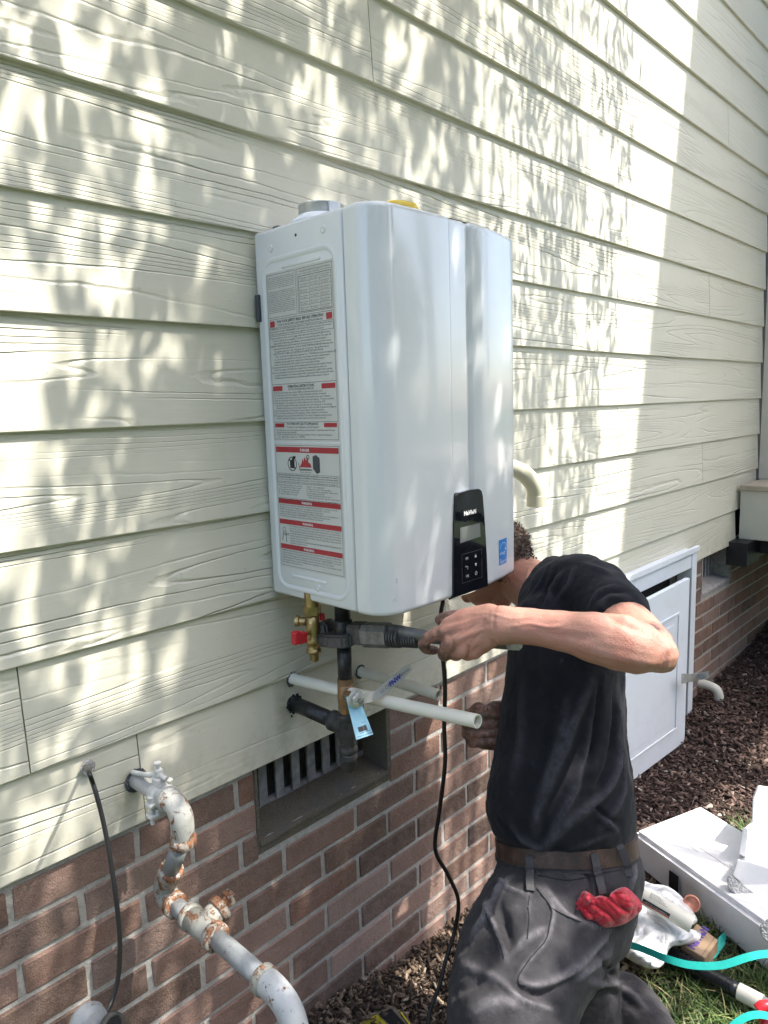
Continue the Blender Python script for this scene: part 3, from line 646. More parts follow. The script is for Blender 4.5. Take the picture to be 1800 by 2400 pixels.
tl("TO TURN OFF GAS TO APPLIANCE", .078, -.0305, .088, .0047, ink1, .004); tl("*Comment couper l'admission de gaz de l'appareil", .076, -.0355, .092, .0036, ink1)
for i, s in enumerate(["1. Turn off all electric power to the appliance if service is to be performed. *Couper l'alimentation electrique", "   de l'appareil avant de proceder a l'entretien.", "2. Turn the manual gas valve to the full OFF position (clockwise). *Fermer completement l'admission", "   de gaz (position OFF)."]): tl(s, .042, -.0410-i*.0042, (.168, .06, .16, .08)[i], .0030, ink1)
# lower label
frame_lines(ink2, UA, UB, -.303, -.068)
def band(v, h, s):
    b_ = rect(.041, .217, v, v+h, M['red'], sh2, 'red_band', XT); wm = MB(); tl(s, .113 if len(s) < 7 else .110, v+h*.24, .026 if len(s) < 7 else .030, h*.52, wm, .006, XT-.0004); wm.build('band_lettering', M['inkw'], sh2)['kind'] = 'stuff'
band(-.0815, .0105, "DANGER"); band(-.1805, .0095, "WARNING"); band(-.2205, .0095, "WARNING"); band(-.2695, .0095, "WARNING")
def disc(u, v, r, mb, x=XT, n=24, r2=0, sq=1.0):
    if r2: V = [(x, -(u+q*math.cos(2*math.pi*i/n)), v+q*sq*math.sin(2*math.pi*i/n)) for i in range(n) for q in (r, r2)]; mb.add(V, [(2*i, (2*i+2) % (2*n), (2*i+3) % (2*n), 2*i+1) for i in range(n)])
    else: mb.add([(x, -(u+r*math.cos(2*math.pi*i/n)), v+r*sq*math.sin(2*math.pi*i/n)) for i in range(n)], [tuple(range(n))])
def poly(P, mb, x=XT): mb.add([(x, -u, v) for u, v in P], [tuple(range(len(P)))])
disc(.088, -.103, .0135, ink2, r2=.0118); rect(.0815, .0945, -.111, -.096, None, None, None, XT, ink2)
poly([(.0775, -.0945), (.0800, -.0925), (.0985, -.1115), (.096, -.1135)], ink2, XT-.0002); poly([(.086, -.096), (.092, -.088), (.100, -.089), (.093, -.0965)], ink2)
fl_m = MB(); gm = MB(); poly([(.147, -.088), (.156, -.0845), (.166, -.090), (.166, -.116), (.157, -.1195), (.147, -.110)], gm); gm.build('heater_picture', M['dgrey'], sh2)
poly([(.109, -.1085), (.116, -.100), (.1175, -.092), (.121, -.098), (.124, -.089), (.128, -.096), (.133, -.0885), (.1345, -.099), (.140, -.101), (.143, -.1085)], fl_m)
disc(.1335, -.0895, .0045, ink2, r2=.003); poly([(.106, -.101), (.1075, -.101), (.110, -.113), (.145, -.112), (.145, -.1135), (.109, -.1145)], ink2)
tl("Flammable Vapors", .112, -.1125, .028, .0022, ink2); tl("Vapeurs inflammables", .110, -.1185, .032, .0024, ink2)
frame_lines(ink2, .041, .217, -.1405, -.1215, .0005)
S4 = ["Vapors from flammable liquids will explode and catch fire causing death or severe burns. *Les vapeurs", "des liquides inflammables peuvent exploser ou s'enflammer et entrainer la mort ou des brulures graves.", "Do not use or store flammable products such as gasoline, solvents or adhesives in the same room or area", "near the water heater. *Ne pas utiliser ni entreposer de produits inflammables pres du chauffe-eau."]
for i, s in enumerate(S4): tl(s, .043, -.1258-i*.0043, .170, .0031, ink2, .003 if i < 2 else 0)
for i, s in enumerate(["Keep flammable products:", "1. Far away from water heater.", "2. In approved containers.", "3. Tightly closed.", "4. Out of children's reach."]): tl(s, .043, -.1455-i*.0043, .072-.004*i, .0030, ink2)
for i, s in enumerate(["Vapors: *Les vapeurs:", "1. Cannot be seen. *Sont invisibles.", "2. Vapors are heavier than air.", "3. Go a long way on the floor.", "4. Can be carried from other rooms to", "   the main burner by air currents."]): tl(s, .126, -.1455-i*.0040, .05+.035*(i % 3)/2, .0030, ink2)
frame_lines(ink2, .041, .217, -.1785, -.1690, .0005)
tl("Warning: Do not install water heater where flammable products will be stored. *AVERTISSEMENT", .043, -.1725, .168, .0030, ink2, .002); tl("Read and follow water heater warnings and instructions. If user's manual is missing, contact the manufacturer.", .043, -.1768, .170, .0029, ink2)
S5 = ["The outlet hot water temperature of the tankless water heater is factory set 120 F. *La temperature de l'eau", "chaude de sortie du chauffe-eau est reglee en usine a 49 C (120 F).", "WARNING: Use this water heater at your own risk. The set outlet water temperature can cause severe burns", "instantly or death from scalds. Test the water before bathing or showering. Do not leave children or", "an infirm person without supervision. *AVERTISSEMENT: Utiliser ce chauffe-eau a vos propres risques.", "Toucher l'eau pour evaluer sa temperature avant le bain ou la douche."]
for i, s in enumerate(S5): tl(s, .043, -.1845-i*.0043, .165-.02*((i*7) % 3), .0031, ink2)
S6 = ["Water temperature over 125 F can cause severe burns instantly or death from scalds. *Si une temperature", "de plus de 52 C (125 F), l'eau peut causer de graves brulures instantanement ou la mort par brulures.", "Children, disabled and the elderly are at the highest risk of being scalded. *Les enfants et les personnes", "See instruction manual before setting temperature at water heater. *Consulter le manuel d'installation", "Feel water temperature before bathing or showering. *Toucher l'eau pour evaluer sa temperature avant", "le bain ou la douche.", "Temperature limiting valves are available, see manual. *Des vannes de limitation de temperature sont", "disponibles, consulter le manuel."]
for i, s in enumerate(S6): tl(s, .070, -.2245-i*.0047, .144 if i not in (5, 7) else .05, .0032, ink2)
tl("HOT", .052, -.243, .015, .0050, ink2, .006); disc(.054, -.2315, .0045, ink2, r2=.0037); poly([(.050, -.236), (.0515, -.2355), (.048, -.254), (.0465, -.2535)], ink2); poly([(.058, -.235), (.0592, -.2345), (.060, -.256), (.0585, -.256)], ink2)
S7 = ["WARNING: California Proposition 65 lists chemical substances known to the state to cause cancer, birth defects,", "death, serious illness or other reproductive harm. This product may contain such substances, be their origin", "from fuel combustion (gas, oil) or components of the product itself. *AVERTISSEMENT: Le document", "California Proposition 65 repertorie les substances chimiques reconnues par l'Etat de la Californie", "comme pouvant causer le cancer, des malformations congenitales, le deces. Ce produit peut contenir", "de telles substances."]
for i, s in enumerate(S7): tl(s, .043, -.2740-i*.0047, .170-.02*(i == 3)-.11*(i == 5), .0033, ink2)
ink1.build('printed_text', M['ink'], sh1)['kind'] = 'stuff'
ink2.build('printed_text', M['ink'], sh2)['kind'] = 'stuff'; fl_m.build('flame_picture', M['red'], sh2)
# control panel on the front: a tapered gloss black inlay that runs down over the bottom edge
def panel_outline(grow=0.0):
    P = [(1.044-grow, -.365), (1.046-grow, -.30), (1.0500-grow, -.23), (1.0550-grow, -.183)]
    P += [(1.058, -.172+grow), (1.066, -.1665+grow), (1.100, -.1645+grow), (1.130, -.1655+grow), (1.139, -.170+grow), (1.1435+grow, -.180)]
    P += [(1.149+grow, -.23), (1.155+grow, -.30), (1.158+grow, -.365)]
    return P
def yfront(x):
    f = [p for p in front if p[1] < -.27]; 
    if 1.05 < x < 1.125: return -.3195
    for a, b in zip(f[:-1], f[1:]):
        if a[0] <= x <= b[0]: return a[1]+(b[1]-a[1])*(x-a[0])/max(1e-6, b[0]-a[0])
    return -.318
PO = panel_outline(); V = []; F = []; m_ = len(PO); 
def py_(x): return -.3222+.020*max(0, (x-1.10))**1.0*1.2
for off in (0, 1):
    for x, z in PO: V.append((x, (py_(x)-.0015) if off else -.306, z))
V += [(x, -.3140, -.3705) for x in (1.043, 1.157)]
F = [tuple(range(m_, 2*m_))[::-1]]+[(i, i+1, m_+i+1, m_+i)[::-1] for i in range(m_-1)]+[(m_, 2*m_-1, 2*m_+1, 2*m_)]+[(0, m_, 2*m_), (m_-1, 2*m_+1, 2*m_-1), (0, 2*m_, 2*m_+1, m_-1)]
cp = mk('control_panel', V, F, M['blackgloss'], wh)
def fr_(u, v, o=.0006): return (u, py_(u)-.0015-o, v)
def ftext(s, u, v, w_, h, m, parent, name, bold=0, o=.0006):
    mb = MB(); text(s, h*1.35, fr_(u, v, o), (1, .024 if u > 1.1 else 0, 0), (0, 0, 1), None, None, width=w_, into=mb, bold=bold)
    mb.V = [(x, py_(x)-.0015-o, z) for x, y, z in mb.V]; return mb.build(name, m, parent)
def fquad(P, m, parent, name, o=.0004): return mk(name, [fr_(u, v, o) for u, v in P], [tuple(range(len(P)))], m, parent)
ftext("NaVIeN", 1.080, -.2115, .039, .0085, M['inkw'], cp, 'brand_lettering', .012)
fquad([(1.0665, -.2630), (1.1335, -.2600), (1.1320, -.2330), (1.0670, -.2330)], M['lcd'], cp, 'display')
bt = MB()
for (x0, x1, z0, z1) in ((1.071, 1.137, -.3425, -.3420), (1.071, 1.137, -.2860, -.2855), (1.071, 1.0715, -.342, -.286), (1.1365, 1.137, -.342, -.286)):
    bt.add([fr_(x0, z0), fr_(x1, z0), fr_(x1, z1), fr_(x0, z1)], [(0, 1, 2, 3)])
bt.build('button_frame', M['nutsteel'], cp)
ftext("M", 1.083, -.2985, .0065, .0055, M['inkw'], cp, 'button_symbol'); ftext("OK", 1.083, -.3335, .0095, .0060, M['inkw'], cp, 'button_symbol')
fquad([(1.113, -.2985), (1.1195, -.2985), (1.1163, -.2920)], M['inkw'], cp, 'button_symbol'); fquad([(1.113, -.3105), (1.1163, -.3170), (1.1195, -.3105)], M['inkw'], cp, 'button_symbol')
pw_ = MB()
for i in range(14):
    a0, a1 = math.radians(120+i*300/14), math.radians(120+(i+1)*300/14); c_ = (1.117, -.3305)
    pw_.add([fr_(c_[0]+r*math.cos(a), c_[1]+r*math.sin(a)) for a, r in ((a0, .0036), (a1, .0036), (a1, .0028), (a0, .0028))], [(0, 1, 2, 3)])
pw_.add([fr_(1.1166, -.3305), fr_(1.1174, -.3305), fr_(1.1174, -.3255), fr_(1.1166, -.3255)], [(0, 1, 2, 3)]); pw_.build('button_symbol', M['inkw'], cp)
bk = MB()
for i in range(10):
    a0, a1 = math.radians(-90+i*18), math.radians(-90+(i+1)*18); c_ = (1.0875, -.3145)
    bk.add([fr_(c_[0]+r*math.cos(a), c_[1]+r*math.sin(a)) for a, r in ((a0, .0030), (a1, .0030), (a1, .0022), (a0, .0022))], [(0, 1, 2, 3)])
bk.add([fr_(1.083, -.3119), fr_(1.0875, -.3119), fr_(1.0875, -.3112), fr_(1.083, -.3112)], [(0, 1, 2, 3)]); bk.add([fr_(1.082, -.3115), fr_(1.0845, -.3095), fr_(1.0845, -.3135)], [(0, 1, 2)]); bk.build('button_symbol', M['inkw'], cp)
# blue efficiency sticker
def yf2(x): return yfront(x)-.0006
V = []; n = 6
for i in range(n+1):
    x = 1.2105+.039*i/n; V += [(x, yf2(x), -.3345), (x, yf2(x), -.2815)]
sk = mk('energy_sticker', V, [(2*i, 2*i+2, 2*i+3, 2*i+1) for i in range(n)], M['blue'], wh)
def stick(mb, name, m=M['inkw']): mb.V = [(x, yf2(x)-.0004, z) for x, y, z in mb.V]; mb.build(name, m, sk)
mb = MB()
for i in range(16):
    a0, a1 = math.radians(18+i*144/16), math.radians(18+(i+1)*144/16); c_ = (1.230, -.3060)
    mb.add([(c_[0]+r*math.cos(a), 0, c_[1]+r*math.sin(a)) for a, r in ((a0, .0172), (a1, .0172), (a1, .0164), (a0, .0164))], [(0, 1, 2, 3)])
P5 = [(1.241+(.0050 if i % 2 == 0 else .0020)*math.sin(i*math.pi/5), 0, -.3035+(.0050 if i % 2 == 0 else .0020)*math.cos(i*math.pi/5)) for i in range(10)]
mb.add(P5, [tuple(range(10))]); mb.add([(1.2105, 0, -.3236), (1.2495, 0, -.3236), (1.2495, 0, -.3228), (1.2105, 0, -.3228)], [(0, 1, 2, 3)])
text("energy", .0105, (1.2125, 0, -.3130), (1, 0, .0), (0, 0, 1), None, None, width=.026, into=mb, shear=.35)
text("ENERGY STAR", .0085, (1.2125, 0, -.3320), (1, 0, 0), (0, 0, 1), None, None, width=.035, into=mb)
stick(mb, 'sticker_print')
for (x, z, a) in ((.893, -.305, .4), (.888, -.338, .9)):
    MB().tube([(x, yfront(x)-.0006, z), (x+.004, yfront(x+.004)-.001, z+.006), (x+.009*a, yfront(x+.008)-.0006, z-.002)], .0009, 6).build('scuff_mark', M['wpaint'], wh)

# ------------------------------------------------------------------ gas line under the heater
GP = Vector((.905, -.163, 0))      # the riser
gas = thing('gas_pipe', 'black iron gas riser with tee and bronze lever valve below the heater', 'gas pipe', (GP.x, GP.y, -.745))
def vz(z, dx=0, dy=0): return Vector((GP.x+dx, GP.y+dy, z))
MB().lathe(vz(-.345), (0, 0, -1), [(0, .0165), (.022, .0165), (.024, .0155), (.060, .0155)], 24).build('heater_nipple', M['bpipe'], gas, smooth=True)
MB().lathe(vz(-.402), (0, 0, -1), [(0, .0150), (.004, .0185), (.020, .0190), (.030, .0190), (.038, .0180), (.050, .0162), (.054, .0135)], 24).build('coupling', M['bpipe'], gas, smooth=True)
MB().lathe(vz(-.455), (0, 0, -1), [(0, .0140), (.082, .0140)], 24).build('riser', M['bpipe'], gas, smooth=True)
vb = MB(); vb.lathe(vz(-.520), (0, 0, -1), [(0, .0125), (.001, .0158), (.012, .0160), (.013, .0145)], 8); vb.lathe(vz(-.533), (0, 0, -1), [(0, .0140), (.003, .0162), (.024, .0168), (.046, .0152), (.048, .0132)], 24)
vb.lathe(vz(-.578), (0, 0, -1), [(0, .0145), (.001, .0160), (.011, .0156), (.012, .0132), (.016, .0130)], 8)
vb.tube([vz(-.556), at(834, 1641, 1.285)], .0105, 16); va = vb.build('valve_body', M['bronze'], gas, smooth=False)
va.data.shade_smooth(); e_ = va.modifiers.new('s', 'EDGE_SPLIT'); e_.split_angle = math.radians(35)
# lever: bent steel strip
sd = Vector((-.25, -.97, 0)).normalized()
c0 = at(840, 1641, 1.266)
def strip(P, wdir, w_, t, m, name, parent, smooth=False):
    P = [Vector(p) for p in P]; V = []; F = []
    ws = w_ if hasattr(w_, '__len__') else [w_]*len(P)
    for i, p in enumerate(P):
        d = (P[min(i+1, len(P)-1)]-P[max(i-1, 0)]).normalized(); wv = Vector(wdir[i] if isinstance(wdir, list) else wdir); wv = (wv-d*wv.dot(d)).normalized(); n = d.cross(wv)
        V += [p+wv*ws[i]/2+n*t/2, p-wv*ws[i]/2+n*t/2, p-wv*ws[i]/2-n*t/2, p+wv*ws[i]/2-n*t/2]
    for i in range(len(P)-1):
        for j in range(4): j2 = (j+1) % 4; F.append((4*i+j, 4*i+j2, 4*i+4+j2, 4*i+4+j))
    F += [(3, 2, 1, 0), tuple(4*len(P)-4+j for j in range(4))]
    return mk(name, V, F, m, parent, smooth)
M['nutsteel2'] = plain('zinc_plated_steel', (.52, .52, .50), .3, .4, var=.25, scale=120)
h1, h2, h3, h4 = at(838, 1641, 1.268), at(882, 1629, 1.30), at(945, 1577, 1.335), at(962, 1563, 1.345)
lev = strip([h1, at(860, 1636, 1.283), h2, at(890, 1623, 1.305), h3, h4], Vector((0, .15, 1)), [.017, .017, .0175, .0178, .0175, .012], .0028, plain('satin_steel_strip', (.46, .47, .46), .38, .35, var=.1, scale=60), 'lever', gas)
mbp = MB(); dxl = (h3-h2).normalized(); uzl = Vector((0, .15, 1)); uzl = (uzl-dxl*uzl.dot(dxl)).normalized(); nl = dxl.cross(uzl)
if nl.dot(CAM-h2) < 0: nl = -nl
text("FNW", .0125, h2.lerp(h3, .46)-uzl*.0045+nl*.0021, -dxl*-1, uzl, None, None, into=mbp, bold=.01); mbp.build('lever_lettering', plain('violet_blue_ink', (.05, .06, .38), .5), lev)
mbp = MB(); text("1/2 CWP600", .0085, h2.lerp(h3, .10)-uzl*.003+nl*.0021, dxl, uzl, None, None, into=mbp); text("600WOG CSA", .0085, h2.lerp(h3, .78)-uzl*.003+nl*.0021, dxl, uzl, None, None, width=.028, into=mbp); mbp.build('lever_lettering', M['dgrey'], lev)
nt_ = MB().lathe(c0-sd*.004, sd, [(0, .0118), (.008, .0118)], 6).build('nut', M['nutsteel2'], gas); MB().lathe(c0+sd*.003, sd, [(0, .0045), (.008, .0045), (.009, .0035)], 12).build('stem', M['nutsteel'], nt_)
MB().lathe(c0-sd*.009, sd, [(0, .0165), (.003, .0165)], 20).build('washer', M['steel'], gas)
# tee, sediment trap, wall branch
te = MB(); te.lathe(vz(-.592), (0, 0, -1), [(0, .0135), (.002, .0172), (.008, .0175), (.011, .0158), (.022, .0172), (.045, .0178), (.064, .0162), (.070, .0158), (.072, .0180), (.079, .0184), (.082, .0172), (.083, .0125)], 28)
tf = te.build('tee', M['iron'], gas, smooth=True)
tb = MB(); wy_ = -.620
tb.lathe((GP.x, GP.y, wy_), (0, 1, 0), [(.0, .0175), (.024, .0178), (.030, .0178), (.032, .0205), (.042, .0208), (.044, .0160)], 28, n0=(0, 0, 1)); tb.build('tee_branch', M['iron'], gas, smooth=True)
MB().tube([(GP.x, GP.y+.045, wy_), (GP.x+.001, .03, wy_+.002)], .0158, 24).build('wall_nipple', M['bpipe'], gas, smooth=True)
MB().lathe(vz(-.673), (0, 0, -1), [(0, .0122), (.010, .0122), (.010, .0132), (.012, .0122)], 24).build('trap_nipple', M['nutsteel'], gas, smooth=True)
MB().lathe(vz(-.681), (0, 0, -1), [(0, .0130), (.001, .0176), (.007, .0180), (.010, .0162), (.026, .0155), (.029, .014), (.030, .0)], 24).build('trap_cap', M['iron'], gas, smooth=True)
cs = MB()
for i in range(60):
    a = random.uniform(0, 6.28); r_ = .0148+abs(random.gauss(0, .0035)); cs.ball((GP.x+.001+r_*math.cos(a), -.0015-random.uniform(0, .004), wy_+.002+r_*math.sin(a)), random.uniform(.0014, .0042), 6)
o = cs.build('putty_ring', M['rubber'], gas); o['kind'] = 'stuff'
# tag hanging from the valve
tg = at(838, 1652, 1.262); tr = at(878, 1730, 1.262); tl_ = at(840, 1735, 1.258)
nT = MB(); a_, b_, c_, d_ = at(817, 1662, 1.275), at(849, 1654, 1.279), at(875, 1721, 1.260), at(835, 1734, 1.250)
e1, e2 = at(811, 1634, 1.280), at(836, 1626, 1.284)
Vt = [e1, e2, b_, c_, d_, a_]; nrm_ = (c_-a_).cross(b_-a_).normalized(); 
if nrm_.dot(CAM-a_) < 0: nrm_ = -nrm_
Vt = Vt+[v-nrm_*.0006 for v in Vt]
tag = mk('valve_tag', Vt, [(0,1,2,3,4,5), (11,10,9,8,7,6)]+[(i, (i+1) % 6, (i+1) % 6+6, i+6) for i in range(6)], plain('pale_blue_card', (.30, .56, .68), .45, var=.04))
tagp(tag, 'small light blue printed tag hanging from the valve on the gas riser', 'tag')
uxt = (b_-a_).normalized(); uxt = (c_-d_).normalized(); uyt = ((a_+b_)/2-(c_+d_)/2).normalized(); mbt = MB()
def tp(u, v): L0 = d_.lerp(a_, v); R0 = c_.lerp(b_, v); return L0.lerp(R0, u)+nrm_*.0004
text("FNW", .0125, tp(.02, .86), uxt, uyt, None, None, into=mbt, bold=.012)
for i, (u, v, w_) in enumerate([(.55, .93, .014), (.6, .87, .010), (.08, .76, .034), (.08, .70, .028), (.08, .64, .018), (.08, .58, .026), (.08, .52, .022), (.2, .40, .02), (.55, .44, .018), (.2, .34, .024), (.62, .36, .014), (.25, .14, .022), (.1, .05, .030), (.66, .06, .012)]):
    text(["Bronze ball valve", "CWP600", "1/2 GAS ball valve", "shut-off lever type", "CSA / ANSI", "Made for gas service", "Lead free"][i % 7], .0030, tp(u, v), uxt, uyt, None, None, width=w_, into=mbt)
for i in range(18):
    if i % 7 == 3: continue
    w_ = .0008+.0007*(i % 3); p0 = tp(.26+.03*i, .20); mbt.add([p0, p0+uxt*w_, p0+uxt*w_+uyt*.0085, p0+uyt*.0085], [(0, 1, 2, 3)])
mbt.build('printed_text', M['ink'], tag)

# brass service valve with the red wing handle
bv = Vector((.873, -.112, 0))
sv = thing('service_valve', 'brass service valve with red wing handle hanging under the left of the heater', 'valve', (bv.x, bv.y, -.505))
def bz(z): return Vector((bv.x, bv.y, z))
m1 = MB(); m1.lathe(bz(-.350), (0, 0, -1), [(0, .0145), (.028, .0145)], 20); m1.build('inlet_thread', M['brass'], sv)
m1 = MB(); m1.lathe(bz(-.377), (0, 0, -1), [(0, .0150), (.001, .0172), (.017, .0172), (.020, .0150)], 6, n0=(1, .4, 0)); m1.build('hex_collar', M['brass'], sv)
m1 = MB(); m1.lathe(bz(-.396), (0, 0, -1), [(0, .0128), (.016, .0130), (.024, .0146), (.034, .0146), (.042, .0140), (.046, .0165), (.052, .0170), (.055, .0160), (.057, .0132), (.068, .0132), (.069, .0150), (.075, .0146), (.077, .0110)], 28); m1.tube([bz(-.432), bz(-.432)+Vector((.036, -.004, -.002))], [.0135, .0110], 16)
m1.build('valve_body', M['brass'], sv, smooth=True)
m1 = MB(); m1.lathe(bz(-.472), (0, 0, -1), [(0, .0070), (.002, .0070)]+sum([[(.003+.0033*i, .0086), (.0050+.0033*i, .0084), (.0051+.0033*i, .0072), (.0062+.0033*i, .0072)] for i in range(4)], [])+[(.017, .0066)], 20); m1.build('barbed_spigot', M['brass'], sv)
m1 = MB(); m1.tube([bz(-.428)+Vector((-.012, 0, 0)), bz(-.428)+Vector((-.030, -.006, 0))], .004, 10); m1.build('spindle', M['brass'], sv)
hx = bz(-.428)+Vector((-.030, -.006, 0))
m1 = MB(); m1.box(hx.x-.014, hx.x+.004, hx.y-.008, hx.y+.006, hx.z-.014, hx.z+.008, .003); m1.box(hx.x-.028, hx.x-.012, hx.y-.009, hx.y+.005, hx.z-.012, hx.z+.014, .0035); m1.build('wing_handle', M['redplastic'], sv)
MB().box(bv.x+.011, bv.x+.018, bv.y-.016, bv.y-.007, -.408, -.394, .002).build('wing_handle', M['redplastic'], sv)
MB().lathe(bz(-.410)+Vector((-.006, .014, 0)), (-.5, .8, 0), [(0, .008), (.012, .008), (.013, .011), (.020, .011)], 18).build('hose_port', M['brass'], sv)
# second set of fittings behind the cable
f2 = thing('brass_fitting', 'short brass nipple under the heater, behind the hand', 'fitting', (1.13, -.13, -.40))
MB().lathe((1.13, -.13, -.36), (0, 0, -1), [(0, .014), (.016, .014), (.017, .019), (.030, .019), (.034, .015), (.050, .013)], 20).build('nipple', M['brass'], f2, smooth=True)
MB().lathe((1.16, -.13, -.38), (1, 0, 0), [(0, .010), (.02, .010), (.021, .014), (.03, .014)], 16).build('side_port', M['brass'], f2, smooth=True)
f3 = MB().lathe((1.20, -.15, -.355), (0, 0, -1), [(0, .016), (.012, .016), (.014, .020), (.030, .020), (.031, .012)], 18).build('black_plug', M['rubber'], smooth=True); tagp(f3, 'small black plug on the underside of the heater, right of the power cable', 'plug')

# pipe wrench
wc = Vector((GP.x+.001, GP.y, -.432)); wd = Vector((.075, -.357, .041)).normalized(); wu = Vector((0, 0, 1)); wl = wd.cross(wu).normalized(); wu = wl.cross(wd).normalized()
if wl.x > 0: wl = -wl              # wl points to the left of the handle, away from the wall side
wr = thing('pipe_wrench', 'heavy steel pipe wrench clamped on the gas riser and held by the man', 'wrench', wc-wd*.05)
def wp(a, b, c): return wc+wd*a+wl*b+wu*c
def prism(P, z0, z1, m, name, parent, bev=.003):     # P in (along, left) plane, extruded along wu
    bm = bmesh.new(); n = len(P)
    lo = [bm.verts.new(wp(a, b, z0)) for a, b in P]; hi = [bm.verts.new(wp(a, b, z1)) for a, b in P]
    bm.faces.new(lo[::-1]); bm.faces.new(hi)
    for i in range(n): bm.faces.new((lo[i], lo[(i+1) % n], hi[(i+1) % n], hi[i]))
    bmesh.ops.recalc_face_normals(bm, faces=bm.faces); bmesh.ops.bevel(bm, geom=bm.edges[:], offset=bev, segments=2, affect='EDGES', clamp_overlap=True)
    bm.verts.index_update(); V = [v.co[:] for v in bm.verts]; F = [[v.index for v in f.verts] for f in bm.faces]; bm.free()
    return mk(name, V, F, m, parent)
hj = prism([(-.050, .018), (-.044, .030), (-.018, .036), (.020, .034), (.030, .024), (.030, -.010), (-.006, -.012), (-.020, -.020), (-.036, -.024), (-.052, -.010)], -.019, .006, M['darksteel'], 'hook_jaw', wr, .004)
prism([(-.052, .020), (-.052, -.022), (-.036, -.024), (-.030, -.006), (-.030, .014)], -.012, .024, M['darksteel'], 'jaw_lip', wr, .004)
hs = MB(); 
def oct_(a0, a1, rb, rc, m, name, parent, cut=.55):
    V = []; F = []
    K = [(rb, rc*cut), (rb*cut, rc), (-rb*cut, rc), (-rb, rc*cut), (-rb, -rc*cut), (-rb*cut, -rc), (rb*cut, -rc), (rb, -rc*cut)]
    for a in (a0, a1):
        for b, c in K: V.append(wp(a, b, c))
    F = [tuple(range(8))[::-1], tuple(range(8, 16))]+[(i, (i+1) % 8, (i+1) % 8+8, i+8) for i in range(8)]
    return mk(name, V, F, m, parent)
oct_(.050, .104, .020, .0215, M['nutsteel'], 'housing', wr)
prism([(.018, .018), (.018, -.016), (.052, -.016), (.052, .018)], -.016, .022, M['darksteel'], 'heel_jaw', wr, .003)
nut = MB(); prof = []
for i in range(4): prof += [(.006*i, .0170), (.006*i+.001, .0195), (.006*i+.004, .0195), (.006*i+.005, .0170)]
nut.lathe(wp(.105, .0, -.003), wd, prof, 28); nut.build('adjusting_nut', M['darksteel'], wr, smooth=False)
thd = MB(); prof = []
for i in range(7): prof += [(.0052*i, .0105), (.0052*i+.0016, .0135), (.0052*i+.0030, .0135), (.0052*i+.0042, .0105)]
thd.lathe(wp(.128, .0, -.008), wd, prof, 20); thd.build('threaded_shank', M['darksteel'], wr)
V = []; F = []
stn = [(.100, .010, .0155, .006), (.112, .010, .0155, .006), (.135, .009, .0130, .006), (.160, .0090, .0120, .003), (.19, .0085, .0115, -.001), (.24, .008, .0110, -.003), (.30, .0085, .0115, -.004), (.335, .009, .0130, -.004), (.349, .009, .0125, -.004), (.354, .006, .008, -.004)]
hb = MB(); hb.tube([wp(a, 0, o) for a, r, h, o in stn], [h for a, r, h, o in stn], 18, n0=wu, sq=[r/h for a, r, h, o in stn]); hb.build('handle', plain('grey_handle_paint', (.12, .125, .13), .38, .4, var=.35, scale=40, bump=.0006), wr, smooth=True)

MB().tube([wp(.338, 0, -.004), wp(.357, 0, -.004), wp(.361, 0, -.004)], [.0135, .0135, .009], 16, n0=wu, sq=[.7, .7, .7]).build('handle_end', plain('pale_grey_paint', (.42, .43, .42), .4), wr, smooth=True)
# the two white stubs and the cream vent elbow
def pipe_open(name, P, ro, ri, m, label, cat, parent=None):
    mb = MB(); mb.tube(P, ro, 24, cap=False); n = len(mb.V); mb.tube(P, ri, 24, cap=False)
    mb.F = mb.F[:len(mb.F)//2]+[tuple(reversed(f)) for f in mb.F[len(mb.F)//2:]]
    k = 24; e0 = n-k; e1 = len(mb.V)-k
    for i in range(k): mb.F.append((e0+i, e0+(i+1) % k, e1+(i+1) % k, e1+i))
    o = mb.build(name, m, parent, smooth=True); e = o.modifiers.new('s', 'EDGE_SPLIT'); e.split_angle = math.radians(40)
    if label: tagp(o, label, cat)
    return o
pipe_open('plastic_pipe', curve([(.904, .02, -.564), (.904, -.25, -.541), (.901, -.482, -.515)], 4), .0117, .0095, M['pvc'], 'long white plastic pipe sticking out of the siding past the valve towards the lower hand', 'pipe')
pipe_open('plastic_pipe', curve([(1.104, .02, -.607), (1.104, -.12, -.604), (1.101, -.236, -.600)], 4), .0117, .0095, M['pvc'], 'shorter white plastic pipe ending beside the black power cable', 'pipe')
def hole(x, z, r, parent):
    m2 = MB(); 
    for i in range(26):
        a = 6.283*i/26+random.uniform(-.1, .1); rr = r+random.uniform(-.001, .004); m2.ball((x+rr*math.cos(a), .0005-random.uniform(0, .0015), z+rr*math.sin(a)), random.uniform(.0012, .0032), 5)
    m2.lathe((x, -.0001, z), (0, -1, 0), [(0, r+.004), (.0006, r+.0035)], 16); o = m2.build('ragged_hole', M['dgrey'], parent); o['kind'] = 'stuff'
hole(.904, -.563, .0125, house); hole(1.104, -.607, .0125, house)
ce_s = .78
cv = thing('vent_elbow', 'cream plastic vent elbow curving down out of the wall beyond the heater', 'vent pipe', (1.62, -.06, -.30))
ce = curve([(1.625, .03, -.170), (1.625, -.045, -.173), (1.645, -.085, -.185), (1.675, -.105, -.220), (1.687, -.108, -.255), (1.689, -.108, -.262)], 6)
MB().tube(ce, .0235, 24).build('elbow', M['cpvc'], cv, smooth=True)
sk_ = MB(); sk_.lathe((1.689, -.108, -.254), (0, 0, -1), [(0, .0235), (.001, .0265), (.030, .0265)], 28); sk_.build('socket', M['cpvc'], cv, smooth=True).modifiers.new('s', 'EDGE_SPLIT').split_angle = .7
MB().lathe((1.625, -.0015, -.170), (0, -1, 0), [(0, .031), (.004, .028), (.018, .0265)], 28).build('wall_collar', M['cpvc'], cv, smooth=True)

